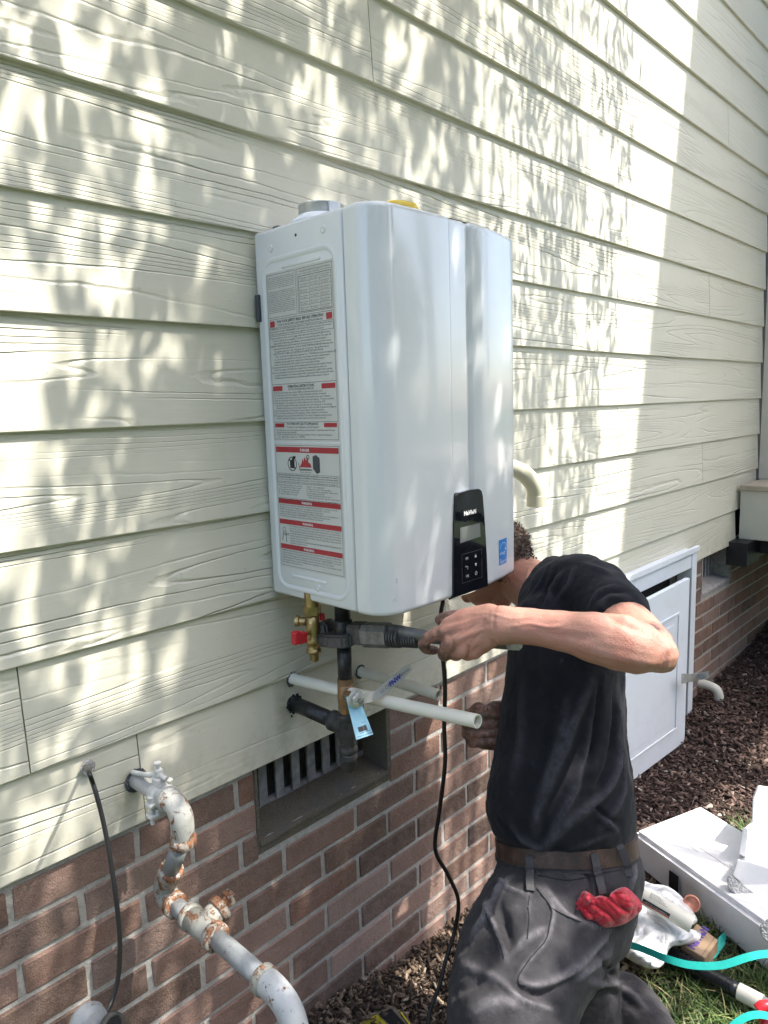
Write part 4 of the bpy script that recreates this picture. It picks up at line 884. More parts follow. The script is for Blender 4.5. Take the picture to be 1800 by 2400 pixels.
# black power cables
def cable(P, r, label, name='power_cable'):
    o = MB().tube(curve(P, 8), r, 10).build(name, M['rubber'], smooth=True); return tagp(o, label, 'cable')
cable([at(1038, 1408, 1.46), at(1033, 1440, 1.40), at(1032, 1470, 1.35), at(1036, 1520, 1.33), at(1043, 1610, 1.35), at(1041, 1700, 1.37), at(1043, 1790, 1.385), at(1030, 1900, 1.42), at(1020, 1990, 1.45), at(1050, 2050, 1.48), at(1074, 2110, 1.50), at(1066, 2180, 1.52), at(1045, 2250, 1.50), at(1030, 2310, 1.47), at(1008, 2370, 1.45), at(1000, 2440, 1.42)], .0042, 'black power cable hanging from the heater down to the mulch beside the man')
cable([(.463, .01, -.583), at(206, 1806, .955), at(219, 1840, .94), at(236, 1900, .935), at(252, 1975, .93), at(264, 2050, .925), at(275, 2130, .92), at(281, 2210, .915), at(277, 2290, .91), at(262, 2345, .90), at(246, 2380, .885), at(236, 2420, .87)], .0030, 'thin black cable leaving a grommet low on the siding at the far left')
gm_ = MB(); 
for i in range(22): a = 6.283*i/22; gm_.ball((.463+.009*math.cos(a), -.001, -.583+.009*math.sin(a)), random.uniform(.003, .005), 6)
gm_.ball((.463, -.002, -.578), .010, 10, (1, .5, 1)); gx = gm_.build('grommet', M['conc2']); tagp(gx, 'grey sealant grommet where the thin left cable enters the siding', 'grommet')

# ------------------------------------------------------------------ the old rusty gas line
RX = .545
rg = thing('rusty_gas_pipe', 'old grey gas pipe with rusting elbows stepping out of the siding at lower left', 'gas pipe', (RX, -.2, -.9))
def fit(P, r, name, m, extra=0, sm=True):
    return MB().tube(P, (np.array(r)*.88).tolist() if hasattr(r, '__len__') else r*.88, 24).build(name, m, rg, smooth=sm)
wpm = rusty('chalky_white_pipe', .10, (.50, .50, .48)); wpm2 = rusty('chalky_white_elbow', .50, (.48, .48, .44))
fit([(RX, .03, -.640), (RX, -.118, -.634)], .0165, 'wall_nipple', wpm)
def bandr(c, ax, r, w_, m, name='collar'):
    return MB().lathe(c, ax, [(0, r*.80), (w_*.12, r*.88), (w_*.88, r*.88), (w_, r*.80)], 24).build(name, m, rg, smooth=True)
e1c = curve([(RX, -.112, -.634), (RX, -.130, -.636), (RX, -.146, -.648), (RX, -.149, -.668), (RX, -.146, -.690)], 5)
fit(e1c, .0215, 'elbow', wpm2); bandr((RX, -.106, -.634), (0, -1, 0), .0242, .013, wpm2); bandr((RX, -.1475, -.686), (.0, .02, -1), .0246, .016, M['rust2'])
fit([(RX, -.1465, -.69), (RX, -.094, -.775)], .0165, 'nipple', M['rust0'])
bandr((RX, -.101, -.764), (0, .52, -.85), .0243, .016, M['rust2'])
e2c = curve([(RX, -.0965, -.771), (RX, -.080, -.796), (RX, -.074, -.812), (RX, -.080, -.826), (RX, -.106, -.831)], 5)
fit(e2c, .0222, 'elbow', M['rust1']); bandr((RX, -.096, -.830), (0, -1, .02), .0248, .016, M['rust2'])
fit([(RX, -.100, -.831), (RX, -.165, -.828)], .0167, 'nipple', M['rust0'])
fit([(RX, -.150, -.829), (RX, -.225, -.826)], .0225, 'tee', M['rust1']); bandr((RX, -.144, -.829), (0, -1, .04), .0250, .015, M['rust1']); bandr((RX, -.216, -.826), (0, -1, .04), .0258, .017, M['rust2'])
fit([(RX, -.187, -.827), (RX+.036, -.187, -.815)], [.0215, .0205], 'tee_branch', M['rust1']); bandr((RX+.028, -.187, -.817), (1, 0, .33), .0248, .014, M['rust2'])
pl = MB().lathe((RX+.036, -.187, -.814), (1, 0, .33), [(0, .016), (.006, .016), (.0065, .011), (.018, .0105)], 20); pl.build('plug', M['rust2'], rg)
MB().box(RX+.046, RX+.060, -.198, -.176, -.816, -.796, .003).build('plug_head', M['rust2'], rg)
fit([(RX, -.225, -.826), (RX, -.352, -.828)], .0170, 'long_nipple', M['rust0'])
bandr((RX, -.344, -.828), (0, -1, 0), .0252, .016, M['rust1'])
e3c = curve([(RX, -.350, -.828), (RX, -.378, -.829), (RX, -.405, -.840), (RX, -.420, -.866), (RX, -.423, -.91), (RX, -.423, -.99)], 5)
fit(e3c, .0222, 'elbow', rusty('peeling_grey_elbow', .36, (.46, .48, .49)))
hole(RX, -.640, .0175, house)
# ground clamp on the wall nipple
gc = MB(); gc.lathe((RX, -.072, -.636), (0, -1, 0), [(0, .0185), (.001, .0205), (.018, .0205), (.019, .0185)], 20)
gcl = thing('ground_clamp', 'white painted pipe clamp with screws bolted around the old gas pipe', 'clamp', (RX, -.08, -.66)); wpm = rusty('white_painted_clamp', .04, (.68, .68, .65)); gc.build('band', wpm, gcl, smooth=True)
MB().box(RX-.009, RX+.010, -.092, -.072, -.621, -.604, .003).box(RX-.006, RX+.007, -.088, -.076, -.604, -.590, .002).build('upper_lug', wpm, gcl)
MB().box(RX-.014, RX+.012, -.096, -.068, -.668, -.654, .003).build('lower_lug', wpm, gcl)
for (x, y, z0, z1) in ((RX-.019, -.086, -.680, -.632), (RX+.019, -.082, -.662, -.618), (RX, -.082, -.596, -.580)):
    s_ = MB().lathe((x, y, z0), (0, 0, 1), [(0, .0035), (z1-z0, .0035)], 10).build('screw', wpm, gcl); MB().lathe((x, y, z1-.002), (0, 0, 1), [(0, .006), (.003, .0062), (.004, .005)], 14).build('screw_head', wpm, s_)
MB().box(RX-.026, RX-.012, -.094, -.076, -.668, -.662, .002).box(RX-.026, RX-.012, -.095, -.076, -.649, -.642, .002).build('side_lug', wpm, gcl)
MB().tube(curve([(RX-.006, .0, -.622), (RX-.004, -.03, -.616), (RX-.004, -.06, -.607), (RX, -.085, -.600), (RX+.004, -.10, -.604)], 5), .0042, 10).build('ground_wire', wpm, gcl, smooth=True)
# gas regulator in the corner
reg = thing('gas_regulator', 'grey round gas regulator body cut by the bottom edge at the left', 'regulator', at(210, 2420, .80))
rc = at(218, 2432, .80); MB().lathe(rc+Vector((0, .03, 0)), (.25, -1, .35), [(0, .016), (.010, .021), (.016, .0215), (.019, .019), (.024, .018), (.026, .011), (.027, .0)], 28).build('bonnet', M['rust0'], reg, smooth=True)
MB().lathe(rc+Vector((.008, .008, .008))+Vector((.008, -.018, 0)), (.25, -1, .35), [(0, .015), (.006, .015), (.0062, .010), (.001, .009)], 20).build('vent_port', M['iron'], reg, smooth=True)
MB().lathe(rc+Vector((.016, -.010, .008))+Vector((.25, -1, .35)).normalized()*.0065, (.25, -1, .35), [(0, .0098), (.0004, .0098)], 20).build('vent_hole_shade', M['dark'], reg)  # near-black disc painted in for the shade inside the port
MB().tube(curve([rc+Vector((-.02, .015, -.005)), at(165, 2436, .80), at(110, 2450, .80), at(60, 2475, .80)], 5), .013, 18).build('inlet', M['rust0'], reg, smooth=True)
def crumple(name, outline_px, dfun, m, seed, amp=.012, label=None, cat=None, n=34, freq=34, parent=None, curl=0.0):
    # a sheet filling an outline, crumpled by folded noise, thickness given by a solidify modifier
    r_ = np.random.default_rng(seed); P = outline_px; xs_ = [p[0] for p in P]; ys_ = [p[1] for p in P]
    cx, cy = np.mean(xs_), np.mean(ys_); sc = max(max(xs_)-min(xs_), max(ys_)-min(ys_)); an_ = np.arange(9)*2.4+r_.uniform(0, .8, 9); dirs = np.stack([np.cos(an_), np.sin(an_)], 1); ph = r_.uniform(0, 6.28, 9)
    ring = curve([(a, b, 0) for a, b in P]+[(P[0][0], P[0][1], 0)], max(2, int(n*4/len(P))))[:-1]; m_ = len(ring); V = []; F = []
    def h_(x, y):
        u = np.array([(x-cx)/sc, (y-cy)/sc]); w_ = u+.10*np.array([math.sin(9*u[1]+ph[0]), math.sin(8*u[0]+ph[1])]); return sum((abs(math.sin(freq*.22*(dirs[k]@w_)*(1+.22*k)+ph[k]))**.8)/(1+.22*k) for k in range(9))-2.9
    nr = max(8, n//2)
    for q in range(1, nr+1):
        f_ = (q/nr)**.85
        for i, p in enumerate(ring):
            x = cx+(p.x-cx)*f_; y = cy+(p.y-cy)*f_; V.append(at(x, y, dfun(x, y)-amp*h_(x, y)+curl*max(0, f_-.72)**2*13))
    V.append(at(cx, cy, dfun(cx, cy)-amp*h_(cx, cy)))
    for q in range(nr-1):
        for i in range(m_): F.append((q*m_+i, (q+1)*m_+i, (q+1)*m_+(i+1) % m_, q*m_+(i+1) % m_))
    for i in range(m_): F.append((nr*m_, i, (i+1) % m_))
    o = mk(name, V, F, m, parent, smooth=True)
    sd_ = o.modifiers.new('t', 'SOLIDIFY'); sd_.thickness = .0008
    if label: tagp(o, label, cat)
    return o

# ------------------------------------------------------------------ the kneeling man
def np3(v): return np.array([v.x, v.y, v.z])
def fused(parts, voxel, smooth_it=6, fac=.5):
    """one continuous surface grown from overlapping tapered limbs"""
    mb = MB()
    for p in parts: mb.add(p.V, p.F)
    me = bpy.data.meshes.new('f'); me.from_pydata([tuple(v) for v in mb.V], [], mb.F); o = bpy.data.objects.new('f', me); C.objects.link(o)
    bm = bmesh.new(); bm.from_mesh(me); bmesh.ops.recalc_face_normals(bm, faces=bm.faces); bm.to_mesh(me); bm.free()
    r = o.modifiers.new('r', 'REMESH'); r.mode = 'VOXEL'; r.voxel_size = voxel
    s = o.modifiers.new('s', 'SMOOTH'); s.factor = fac; s.iterations = smooth_it
    dg = bpy.context.evaluated_depsgraph_get(); dg.update(); m2 = bpy.data.meshes.new_from_object(o.evaluated_get(dg))
    bpy.data.objects.remove(o); bpy.data.meshes.remove(me)
    n = len(m2.vertices); V = np.zeros(n*3); m2.vertices.foreach_get('co', V); N = np.zeros(n*3); m2.vertices.foreach_get('normal', N)
    F = [tuple(p.vertices) for p in m2.polygons]; bpy.data.meshes.remove(m2)
    return V.reshape(-1, 3), N.reshape(-1, 3), F
def chain(P, R, seg=18, n=6, sq=None, n0=None):
    q = None if sq is None else interp(sq, n)
    m = MB(); m.tube(curve(P, n), interp(R, n), seg, sq=q, n0=n0)
    for p, r in ((P[0], R[0]), (P[-1], R[-1])):
        k = 1 if sq is None else min(1, sq[0])
        m.ball(tuple(p), r*.97*k, 12)
    return m
def folds(V, N, F, L):
    bvh = BVHTree.FromPolygons([Vector(v) for v in V], F); D = np.zeros(len(V))
    for P, wd_, h in L:
        pts = []
        for x, y in [(p.x, p.y) for p in curve([(a, b, 0) for a, b in P], 10)]:
            d = (at(x, y, 1)-CAM).normalized(); hit = bvh.ray_cast(CAM, d)[0]
            if hit is not None: pts.append(np3(hit))
        if len(pts) < 2: continue
        pts = np.array(pts); t = np.linspace(0, 1, len(pts)); env = np.sin(np.pi*np.clip(t*.92+.04, 0, 1))**.6
        lo, hi = pts.min(0)-3*wd_, pts.max(0)+3*wd_; idx = np.where(np.all((V > lo) & (V < hi), axis=1))[0]
        d2 = ((V[idx][:, None]-pts[None])**2).sum(-1); k = d2.argmin(1); d = np.sqrt(d2[np.arange(len(idx)), k])
        D[idx] += h*env[k]*np.exp(-(d/wd_)**2)
    folds.wear = np.clip(D/.008, 0, 1); return V+N*D[:, None]
def fnoise(V, scale, seed, octs=3):
    r_ = np.random.default_rng(seed); o = np.zeros(len(V))
    for k in range(octs):
        for j in range(5):
            d = r_.normal(0, 1, 3); o += np.sin(V@d*scale*2**k+r_.uniform(0, 6.28))/(1.8**k)/5
    return o
def cloth(name, col, fade, bumpd=.0006, scale=900, blot=.5):
    g = NG(name); geo = g.n('ShaderNodeNewGeometry').outputs['Position']
    c = g.mix(g.mapr(g.noise(14, 5, .65, geo), .40, .78, 0, blot), col, fade)
    c = g.mix(g.mapr(g.noise(55, 4, .7, geo), .62, .80, 0, .35), c, tuple(min(1, x*1.8+.02) for x in fade))
    wa = g.n('ShaderNodeAttribute', attribute_name='wear').outputs['Fac']
    c = g.mix(g.math('MULTIPLY', wa, g.mapr(g.noise(70, 5, .7, geo), .3, .65, .25, .9)), c, tuple(min(1, x*1.9+.01) for x in fade))  # cloth colour lightened along the raised fold ridges
    h = g.math('ADD', g.noise(scale, 2, .5, geo), g.math('MULTIPLY', g.noise(60, 5, .6, geo), 2.0))
    return g.out(c, .9, g.bump(h, bumpd), Specular_IOR_Level=.25, Sheen_Weight=.05, Sheen_Roughness=.5)
def skin_mat(name, base, red, dirt):
    g = NG(name); geo = g.n('ShaderNodeNewGeometry').outputs['Position']
    c = g.mix(g.mapr(g.noise(16, 4, .6, geo), .35, .7), base, red)
    c = g.mix(g.mapr(g.noise(240, 4, .7, geo), .60, .78, 0, .35), c, (.30, .12, .08))
    c = g.mix(g.mapr(g.noise(90, 5, .7, geo), .62, .78, 0, .45), c, (.34, .11, .09)); c = g.mix(g.mapr(g.noise(38, 4, .6, geo), .40, .62, 0, .35), c, (.52, .30, .22))
    # grime grows towards the hands
    dd = None
    for p, r0_, r1_ in dirt:
        v = g.n('ShaderNodeVectorMath', {0: geo, 1: tuple(p)}, operation='DISTANCE').outputs['Value']
        f = g.mapr(v, r0_, r1_, 1, 0); dd = f if dd is None else g.math('MAXIMUM', dd, f)
    f = g.math('MULTIPLY', dd, g.mapr(g.noise(70, 5, .7, geo), .35, .6, .35, 1)); c = g.mix(f, c, (.085, .052, .038))
    v_ = g.n('ShaderNodeVectorMath', {0: geo, 1: tuple(SCALP)}, operation='DISTANCE').outputs['Value']; c = g.mix(g.mapr(v_, .082, .098, 1, 0), c, (.060, .038, .026))
    h = g.math('ADD', g.noise(420, 4, .7, geo), g.math('MULTIPLY', g.noise(70, 4, .6, geo), 1.2))
    return g.out(c, .50, g.bump(h, .0009), Subsurface_Weight=.12, Subsurface_Scale=.012)
man = thing('person', 'man in a black t-shirt and dark work trousers kneeling at the wall, gripping the wrench', 'person', (1.2, -.45, -1.45))
Lx = Vector((-.9, -.43, 0)).normalized(); Fx = Vector((-.43, .9, 0)).normalized()
def rings(S, seg=36):              # S: (centre, half side, half depth, axis, side dir)
    V = []; F = []
    for c, a, b, ax, sd_ in S:
        ax = Vector(ax).normalized(); s_ = Vector(sd_); s_ = (s_-ax*s_.dot(ax)).normalized(); f_ = ax.cross(s_)
        for k in range(seg):
            t = 2*math.pi*k/seg; ct_, st_ = math.cos(t), math.sin(t)
            e = .86; V.append(c+s_*(a*math.copysign(abs(ct_)**e, ct_))+f_*(b*math.copysign(abs(st_)**e, st_)))
    for i in range(len(S)-1):
        for k in range(seg): F.append((i*seg+k, i*seg+(k+1) % seg, (i+1)*seg+(k+1) % seg, (i+1)*seg+k))
    F.append(tuple(range(seg-1, -1, -1))); F.append(tuple((len(S)-1)*seg+k for k in range(seg)))
    return MB().add(V, F)
U_ = Vector((0, 0, 1))
def densify(S, n=4):
    cs = curve([s[0] for s in S], n); a = interp([s[1] for s in S], n); b = interp([s[2] for s in S], n); out = []
    for i, c in enumerate(cs):
        k = min(i//n, len(S)-2); t = (i-k*n)/n; ax = Vector(S[k][3]).lerp(Vector(S[k+1][3]), t); out.append((c, a[i], b[i], ax, S[k][4]))
    return out
# --- shirt
TA = (.32, .31, 1); TB = (.16, .16, 1)
tors = [(at(1326, 1962, 1.40), .156, .127, TA, Lx), (at(1321, 1935, 1.405), .166, .136, TA, Lx), (at(1314, 1890, 1.41), .172, .141, TA, Lx), (at(1313, 1840, 1.415), .172, .139, TA, Lx), (at(1315, 1770, 1.42), .170, .130, TB, Lx),
        (at(1317, 1690, 1.43), .172, .122, U_, Lx), (at(1322, 1600, 1.445), .178, .116, U_, Lx), (at(1326, 1510, 1.46), .182, .114, U_, Lx), (at(1328, 1440, 1.475), .180, .112, (0, .15, 1), Lx), (at(1322, 1390, 1.495), .150, .098, (.05, .35, .9), Lx), (at(1285, 1372, 1.54), .095, .078, (.0, .75, .65), Lx), (at(1262, 1362, 1.575), .074, .066, (.0, .9, .45), Lx)]
sh = [rings(densify(tors))]
sh.append(chain([at(1325, 1400, 1.46), at(1352, 1380, 1.41), at(1395, 1393, 1.35), at(1430, 1422, 1.29), at(1458, 1450, 1.245)], [.078, .070, .066, .058, .056], 24))
sh.append(chain([at(1335, 1420, 1.55), at(1330, 1440, 1.66), at(1325, 1500, 1.72)], [.075, .062, .052], 20))
V, N, F = fused(sh, .0042, 10)
fl_ = []
for P, w_, h in [([(1255, 1955), (1262, 1900), (1290, 1830), (1325, 1750), (1350, 1680), (1385, 1600)], .010, .011), ([(1290, 1960), (1320, 1900), (1355, 1830), (1375, 1760), (1385, 1690)], .009, .010), ([(1235, 1965), (1270, 1985), (1330, 1930), (1380, 1890), (1430, 1840), (1450, 1780), (1445, 1700), (1455, 1620)], .010, .010),
        ([(1405, 1600), (1400, 1680), (1385, 1760), (1360, 1830)], .010, -.009), ([(1440, 1600), (1438, 1700), (1430, 1780), (1400, 1850)], .010, -.008), ([(1462, 1780), (1460, 1850), (1440, 1900), (1400, 1950)], .009, .008), ([(1400, 1910), (1420, 1925), (1448, 1950)], .007, .008), ([(1395, 1890), (1415, 1910), (1455, 1930)], .006, -.007),
        ([(1330, 1640), (1315, 1720), (1290, 1800), (1265, 1870)], .012, .007), ([(1300, 1620), (1290, 1720), (1262, 1820)], .012, -.006), ([(1225, 1600), (1222, 1720), (1200, 1850)], .014, .005),
        ([(1290, 1320), (1262, 1372), (1240, 1400)], .006, .006), ([(1318, 1340), (1292, 1380), (1286, 1410)], .007, .007), ([(1305, 1335), (1280, 1380), (1268, 1415)], .006, -.006), ([(1345, 1330), (1330, 1370), (1300, 1415)], .008, .005),
        ([(1400, 1425), (1430, 1400), (1475, 1400)], .006, .006), ([(1390, 1410), (1425, 1385), (1465, 1385)], .006, -.005), ([(1378, 1418), (1400, 1390), (1440, 1372)], .007, .005), ([(1430, 1345), (1400, 1330), (1370, 1320)], .008, .004),
        ([(1200, 1930), (1220, 1965), (1262, 1990)], .008, .006), ([(1160, 1900), (1185, 1940), (1215, 1975)], .008, -.005), ([(1330, 1990), (1380, 1975), (1440, 1950)], .006, .005)]: fl_.append((P, w_*.72, h*1.15))
V = folds(V, N, F, fl_); V += N*(fnoise(V, 11, 3)*.0035+fnoise(V, 34, 8, 3)*.0018+np.abs(fnoise(V, 100, 9, 2))*.0012-np.abs(fnoise(V, 40, 12, 2))*.0026)[:, None]
M['shirt'] = cloth('black_cotton', (.0055, .0060, .0095), (.026, .025, .031))
ridge_vals = folds.wear; shirt = mk('tshirt', V, F, M['shirt'], man, smooth=True); shirt.data.attributes.new('wear', 'FLOAT', 'POINT').data.foreach_set('value', ridge_vals.astype(np.float32))
# --- body: head, neck, trunk core, both arms and hands in one surface
hc = at(1157, 1312, 1.745)
SCALP = hc+Vector((.025, -.035, .055))
bd = []
hd = MB(); hd.ball(tuple(hc), .098, 28, (.86, .98, 1.05)); hd.V = [tuple(v) for v in hd.V]; bd.append(hd)
fdir = (Vector((-.35, .55, -.62))).normalized(); sdh = fdir.cross(Vector((0, 0, 1))).normalized(); uph = sdh.cross(fdir).normalized()
def hp(f, s, u): return hc+fdir*f+sdh*s+uph*u
bd.append(chain([hp(.02, 0, -.01), hp(.062, 0, -.045), hp(.078, 0, -.078)], [.072, .056, .034], 20))           # face to chin
bd.append(chain([hp(.0, .045, -.055), hp(.045, .036, -.075), hp(.072, .012, -.088)], [.034, .026, .020], 14)); bd.append(chain([hp(.0, -.045, -.055), hp(.045, -.036, -.075), hp(.072, -.012, -.088)], [.034, .026, .020], 14))   # jaw
bd.append(chain([hp(.088, 0, .018), hp(.104, 0, -.008), hp(.112, 0, -.024), hp(.098, 0, -.034)], [.011, .012, .015, .010], 12))    # nose
bd.append(chain([hp(.090, -.028, .022), hp(.094, 0, .026), hp(.090, .028, .022)], [.012, .010, .012], 10)); bd.append(chain([hp(.090, -.018, -.052), hp(.100, 0, -.053), hp(.090, .018, -.052)], [.009, .011, .009], 10))   # brow, lips
for s_ in (-1, 1): bd.append(chain([hp(-.005, .086*s_, .012), hp(-.018, .094*s_, .002), hp(-.012, .092*s_, -.020), hp(0, .084*s_, -.030)], [.010, .013, .011, .008], 10))
bd.append(chain([hc+Vector((.01, -.01, -.03)), at(1212, 1352, 1.70), at(1250, 1375, 1.64), at(1295, 1400, 1.56)], [.066, .058, .060, .072], 24))
bd.append(chain([at(1300, 1420, 1.53), at(1322, 1600, 1.45), at(1318, 1850, 1.415), at(1326, 2080, 1.40)], [.085, .085, .085, .09], 20))
bd.append(chain([at(1330, 1430, 1.50), at(1385, 1395, 1.37)], [.05, .045], 14)); bd.append(chain([at(1325, 1430, 1.55), at(1325, 1470, 1.68)], [.05, .042], 14))
# left arm
LA = [(1385, 1395, 1.370, .046), (1432, 1432, 1.290, .044), (1478, 1478, 1.200, .0455), (1515, 1512, 1.130, .0400), (1545, 1533, 1.085, .0300), (1540, 1532, 1.078, .0295), (1500, 1520, 1.080, .0400), (1452, 1506, 1.088, .0430), (1395, 1494, 1.100, .0395), (1330, 1481, 1.120, .0325), (1265, 1471, 1.140, .0295), (1212, 1466, 1.155, .0300), (1170, 1465, 1.165, .0320)]
bd.append(chain([at(a, b, c) for a, b, c, r in LA[:5]], [r for a, b, c, r in LA[:5]], 22))
bd.append(chain([at(a, b, c) for a, b, c, r in LA[5:]], [r for a, b, c, r in LA[5:]], 22))
bd.append(chain([at(1562, 1553, 1.082), at(1560, 1536, 1.082)], [.0150, .0135], 12)); bd.append(chain([at(1545, 1500, 1.09), at(1562, 1516, 1.085)], [.016, .013], 12))
# left hand: metacarpals fan out from the wrist, knuckles, curled fingers round the handle
Wl = at(1165, 1464, 1.165)
K1, K2, K3, K4 = at(1040, 1480, 1.205), at(1052, 1510, 1.195), at(1083, 1526, 1.185), at(1114, 1527, 1.180)
for k, r in ((K1, .0135), (K2, .0140), (K3, .0135), (K4, .0125)):
    bd.append(chain([Wl, Wl.lerp(k, .5)+Vector((0, 0, .002)), k], [.024, .0175, r], 14, 5))
bd.append(chain([at(1150, 1445, 1.175), at(1095, 1452, 1.195), at(1050, 1466, 1.21)], [.022, .020, .014], 14)); bd.append(chain([at(1150, 1475, 1.175), at(1100, 1490, 1.19), at(1062, 1495, 1.20)], [.024, .022, .017], 14))
bd.append(chain([at(1150, 1490, 1.17), at(1128, 1508, 1.18), at(1112, 1520, 1.185)], [.020, .018, .014], 12))
bd.append(chain([K1, at(1008, 1494, 1.212), at(992, 1508, 1.218), at(999, 1521, 1.228), at(1018, 1524, 1.240)], [.0130, .0108, .0100, .0092, .0078], 14, 5))     # index
for k, dx in ((K2, 0), (K3, 26), (K4, 54)):
    q = k; bd.append(chain([q, at(1040+dx, 1532, 1.212), at(1046+dx, 1534, 1.245), at(1052+dx, 1512, 1.272), at(1054+dx, 1494, 1.280)], [.0128, .0112, .0103, .0095, .008], 14, 5))
bd.append(chain([at(1110, 1450, 1.20), at(1078, 1448, 1.235), at(1048, 1448, 1.262), at(1030, 1452, 1.275)], [.019, .0140, .0115, .0095], 14, 5))        # thumb
# right arm, mostly hidden behind the shirt, and the fist below the white pipe
Wr = at(1205, 1706, 1.50)
bd.append(chain([at(1325, 1480, 1.70), at(1330, 1580, 1.72), at(1325, 1690, 1.72)], [.042, .044, .040], 18)); bd.append(chain([at(1325, 1690, 1.72), at(1270, 1700, 1.62), Wr], [.040, .038, .029], 18))
bd.append(chain([Wr, at(1168, 1702, 1.492), at(1134, 1698, 1.488)], [.030, .033, .033], 16)); bd.append(chain([Wr, at(1168, 1724, 1.490), at(1134, 1722, 1.488)], [.026, .028, .030], 16))
FY = [(1677, .0112, 0), (1699, .0122, -3), (1720, .0122, -2), (1739, .0112, 6)]
for i, (y, r, dx) in enumerate(FY):
    bd.append(chain([at(1120+dx, y-2, 1.505), at(1101+dx, y-2, 1.490), at(1101+dx, y, 1.462), at(1128+dx, y-1, 1.440), at(1160+dx, y-3, 1.438), at(1176, y-4, 1.447)], [r*1.08, r*1.1, r*1.05, r, r*.95, r*.85], 14, 5))
bd.append(chain([at(1112, 1668, 1.470), at(1122, 1659, 1.462), at(1138, 1668, 1.452)], [.0125, .012, .011], 12))
bd.append(chain([Wr, at(1190, 1668, 1.470), at(1166, 1655, 1.448), at(1145, 1663, 1.436)], [.022, .0150, .0118, .0105], 14, 5))
V, N, F = fused(bd, .0021, 5)
tend = [([(1098, 1687), (1130, 1688), (1168, 1685)], .0030, -.0035), ([(1098, 1709), (1130, 1711), (1165, 1708)], .0030, -.0038), ([(1102, 1730), (1130, 1732), (1165, 1729)], .0030, -.0035), ([(1500, 1462), (1430, 1446), (1340, 1448)], .010, .0035), ([(1560, 1560), (1500, 1552), (1420, 1536), (1340, 1510)], .008, .0025), ([(1400, 1500), (1340, 1492), (1280, 1486)], .007, -.002), ([(1528, 1470), (1545, 1500), (1548, 1530)], .006, -.0022), ([(1552, 1480), (1566, 1510), (1566, 1540)], .005, .002), ([(1250, 1445), (1200, 1450), (1150, 1438), (1110, 1440)], .0028, .0014), ([(1330, 1462), (1290, 1470), (1240, 1462), (1190, 1470)], .0028, .0013), ([(1120, 1462), (1095, 1478), (1070, 1500)], .0028, -.0016), ([(1130, 1480), (1112, 1500), (1098, 1518)], .0028, -.0016), ([(1062, 1500), (1066, 1520), (1062, 1534)], .0026, -.003), ([(1096, 1512), (1100, 1528), (1096, 1542)], .0026, -.003), ([(1022, 1478), (1028, 1492), (1024, 1502)], .003, -.0012), ([(992, 1498), (1000, 1506), (1008, 1504)], .0025, -.0012), ([(1240, 1330), (1232, 1370), (1224, 1400)], .005, .004), ([(1160, 1440), (1110, 1452), (1052, 1470)], .004, .0018), ([(1150, 1470), (1110, 1485), (1065, 1500)], .004, .0016), ([(1148, 1430), (1144, 1462), (1148, 1490)], .002, -.0013), ([(1138, 1434), (1134, 1462), (1138, 1488)], .002, -.0011), ([(1480, 1440), (1465, 1470), (1480, 1500)], .012, .003),
        ([(1270, 1440), (1350, 1452), (1440, 1470)], .012, .003), ([(1420, 1445), (1470, 1470), (1510, 1480)], .007, -.003), ([(1000, 1500), (1005, 1506)], .003, .001), ([(1045, 1490), (1050, 1500)], .006, .002)]
V = folds(V, N, F, tend); V += N*(fnoise(V, 60, 4, 2)*.0006)[:, None]
M['skin'] = skin_mat('tanned_skin', (.42, .210, .155), (.46, .200, .150), [(at(1130, 1710, 1.47), .075, .14), (at(1000, 1515, 1.22), .035, .075), (at(1030, 1452, 1.27), .035, .06)])
body = mk('body', V, F, M['skin'], man, smooth=True)
nb = MB()                           # nails
nb.ball(tuple(at(1140, 1661, 1.4275)), .0062, 12, (1.0, .5, .7)); nb.build('thumb_nail', plain('nail', (.30, .17, .13), .3), body)
for s_ in (-1, 1):
    nb = MB().ball(tuple(hp(.086, .031*s_, .004)), .0125, 14); nb.build('eye', plain('eye_white', (.6, .58, .55), .2), body)
# hair: a cap of short curly tufts over the skull
hb = MB(); cap = MB(); r_ = random.Random(5)
bvh = BVHTree.FromPolygons([Vector(v) for v in V], F); HV = []; HF = []
for i in range(9000):
    d = Vector((r_.gauss(0, 1), r_.gauss(0, 1), r_.gauss(0, 1))).normalized()
    f_, s_, u__ = d.dot(fdir), d.dot(sdh), d.dot(uph)
    if u__ < -.52+.9*max(0, f_)*1.5 or f_ > .62: continue
    hit, nn, _, _ = bvh.ray_cast(hc+d*.16, -d)
    if hit is None or (hit-hc).length > .125: continue
    nn = (nn+Vector((r_.gauss(0, .45), r_.gauss(0, .45), r_.gauss(0, .45)))).normalized(); side = nn.cross(Vector((r_.gauss(0, 1), r_.gauss(0, 1), r_.gauss(0, 1)))).normalized()
    L_ = r_.uniform(.008, .015)*(1 if u__ > -.2 else .55); w0 = r_.uniform(.0009, .0018); b2 = nn.cross(side); P_ = [hit-nn*.002, hit+nn*L_*.5+side*L_*.25, hit+nn*L_*.75+side*L_*.75+b2*L_*.2, hit+nn*L_*.55+side*L_*1.1+b2*L_*.35]
    n_ = len(HV)
    for q, p in enumerate(P_): ww = w0*(1-q*.28); HV += [p-b2*ww, p+b2*ww]
    HF += [(n_, n_+1, n_+3, n_+2), (n_+2, n_+3, n_+5, n_+4), (n_+4, n_+5, n_+7, n_+6)]
hm = mk('hair', HV, HF, plain('brown_hair', (.095, .058, .038), .55, var=.5, scale=120), man); hm['kind'] = 'stuff'
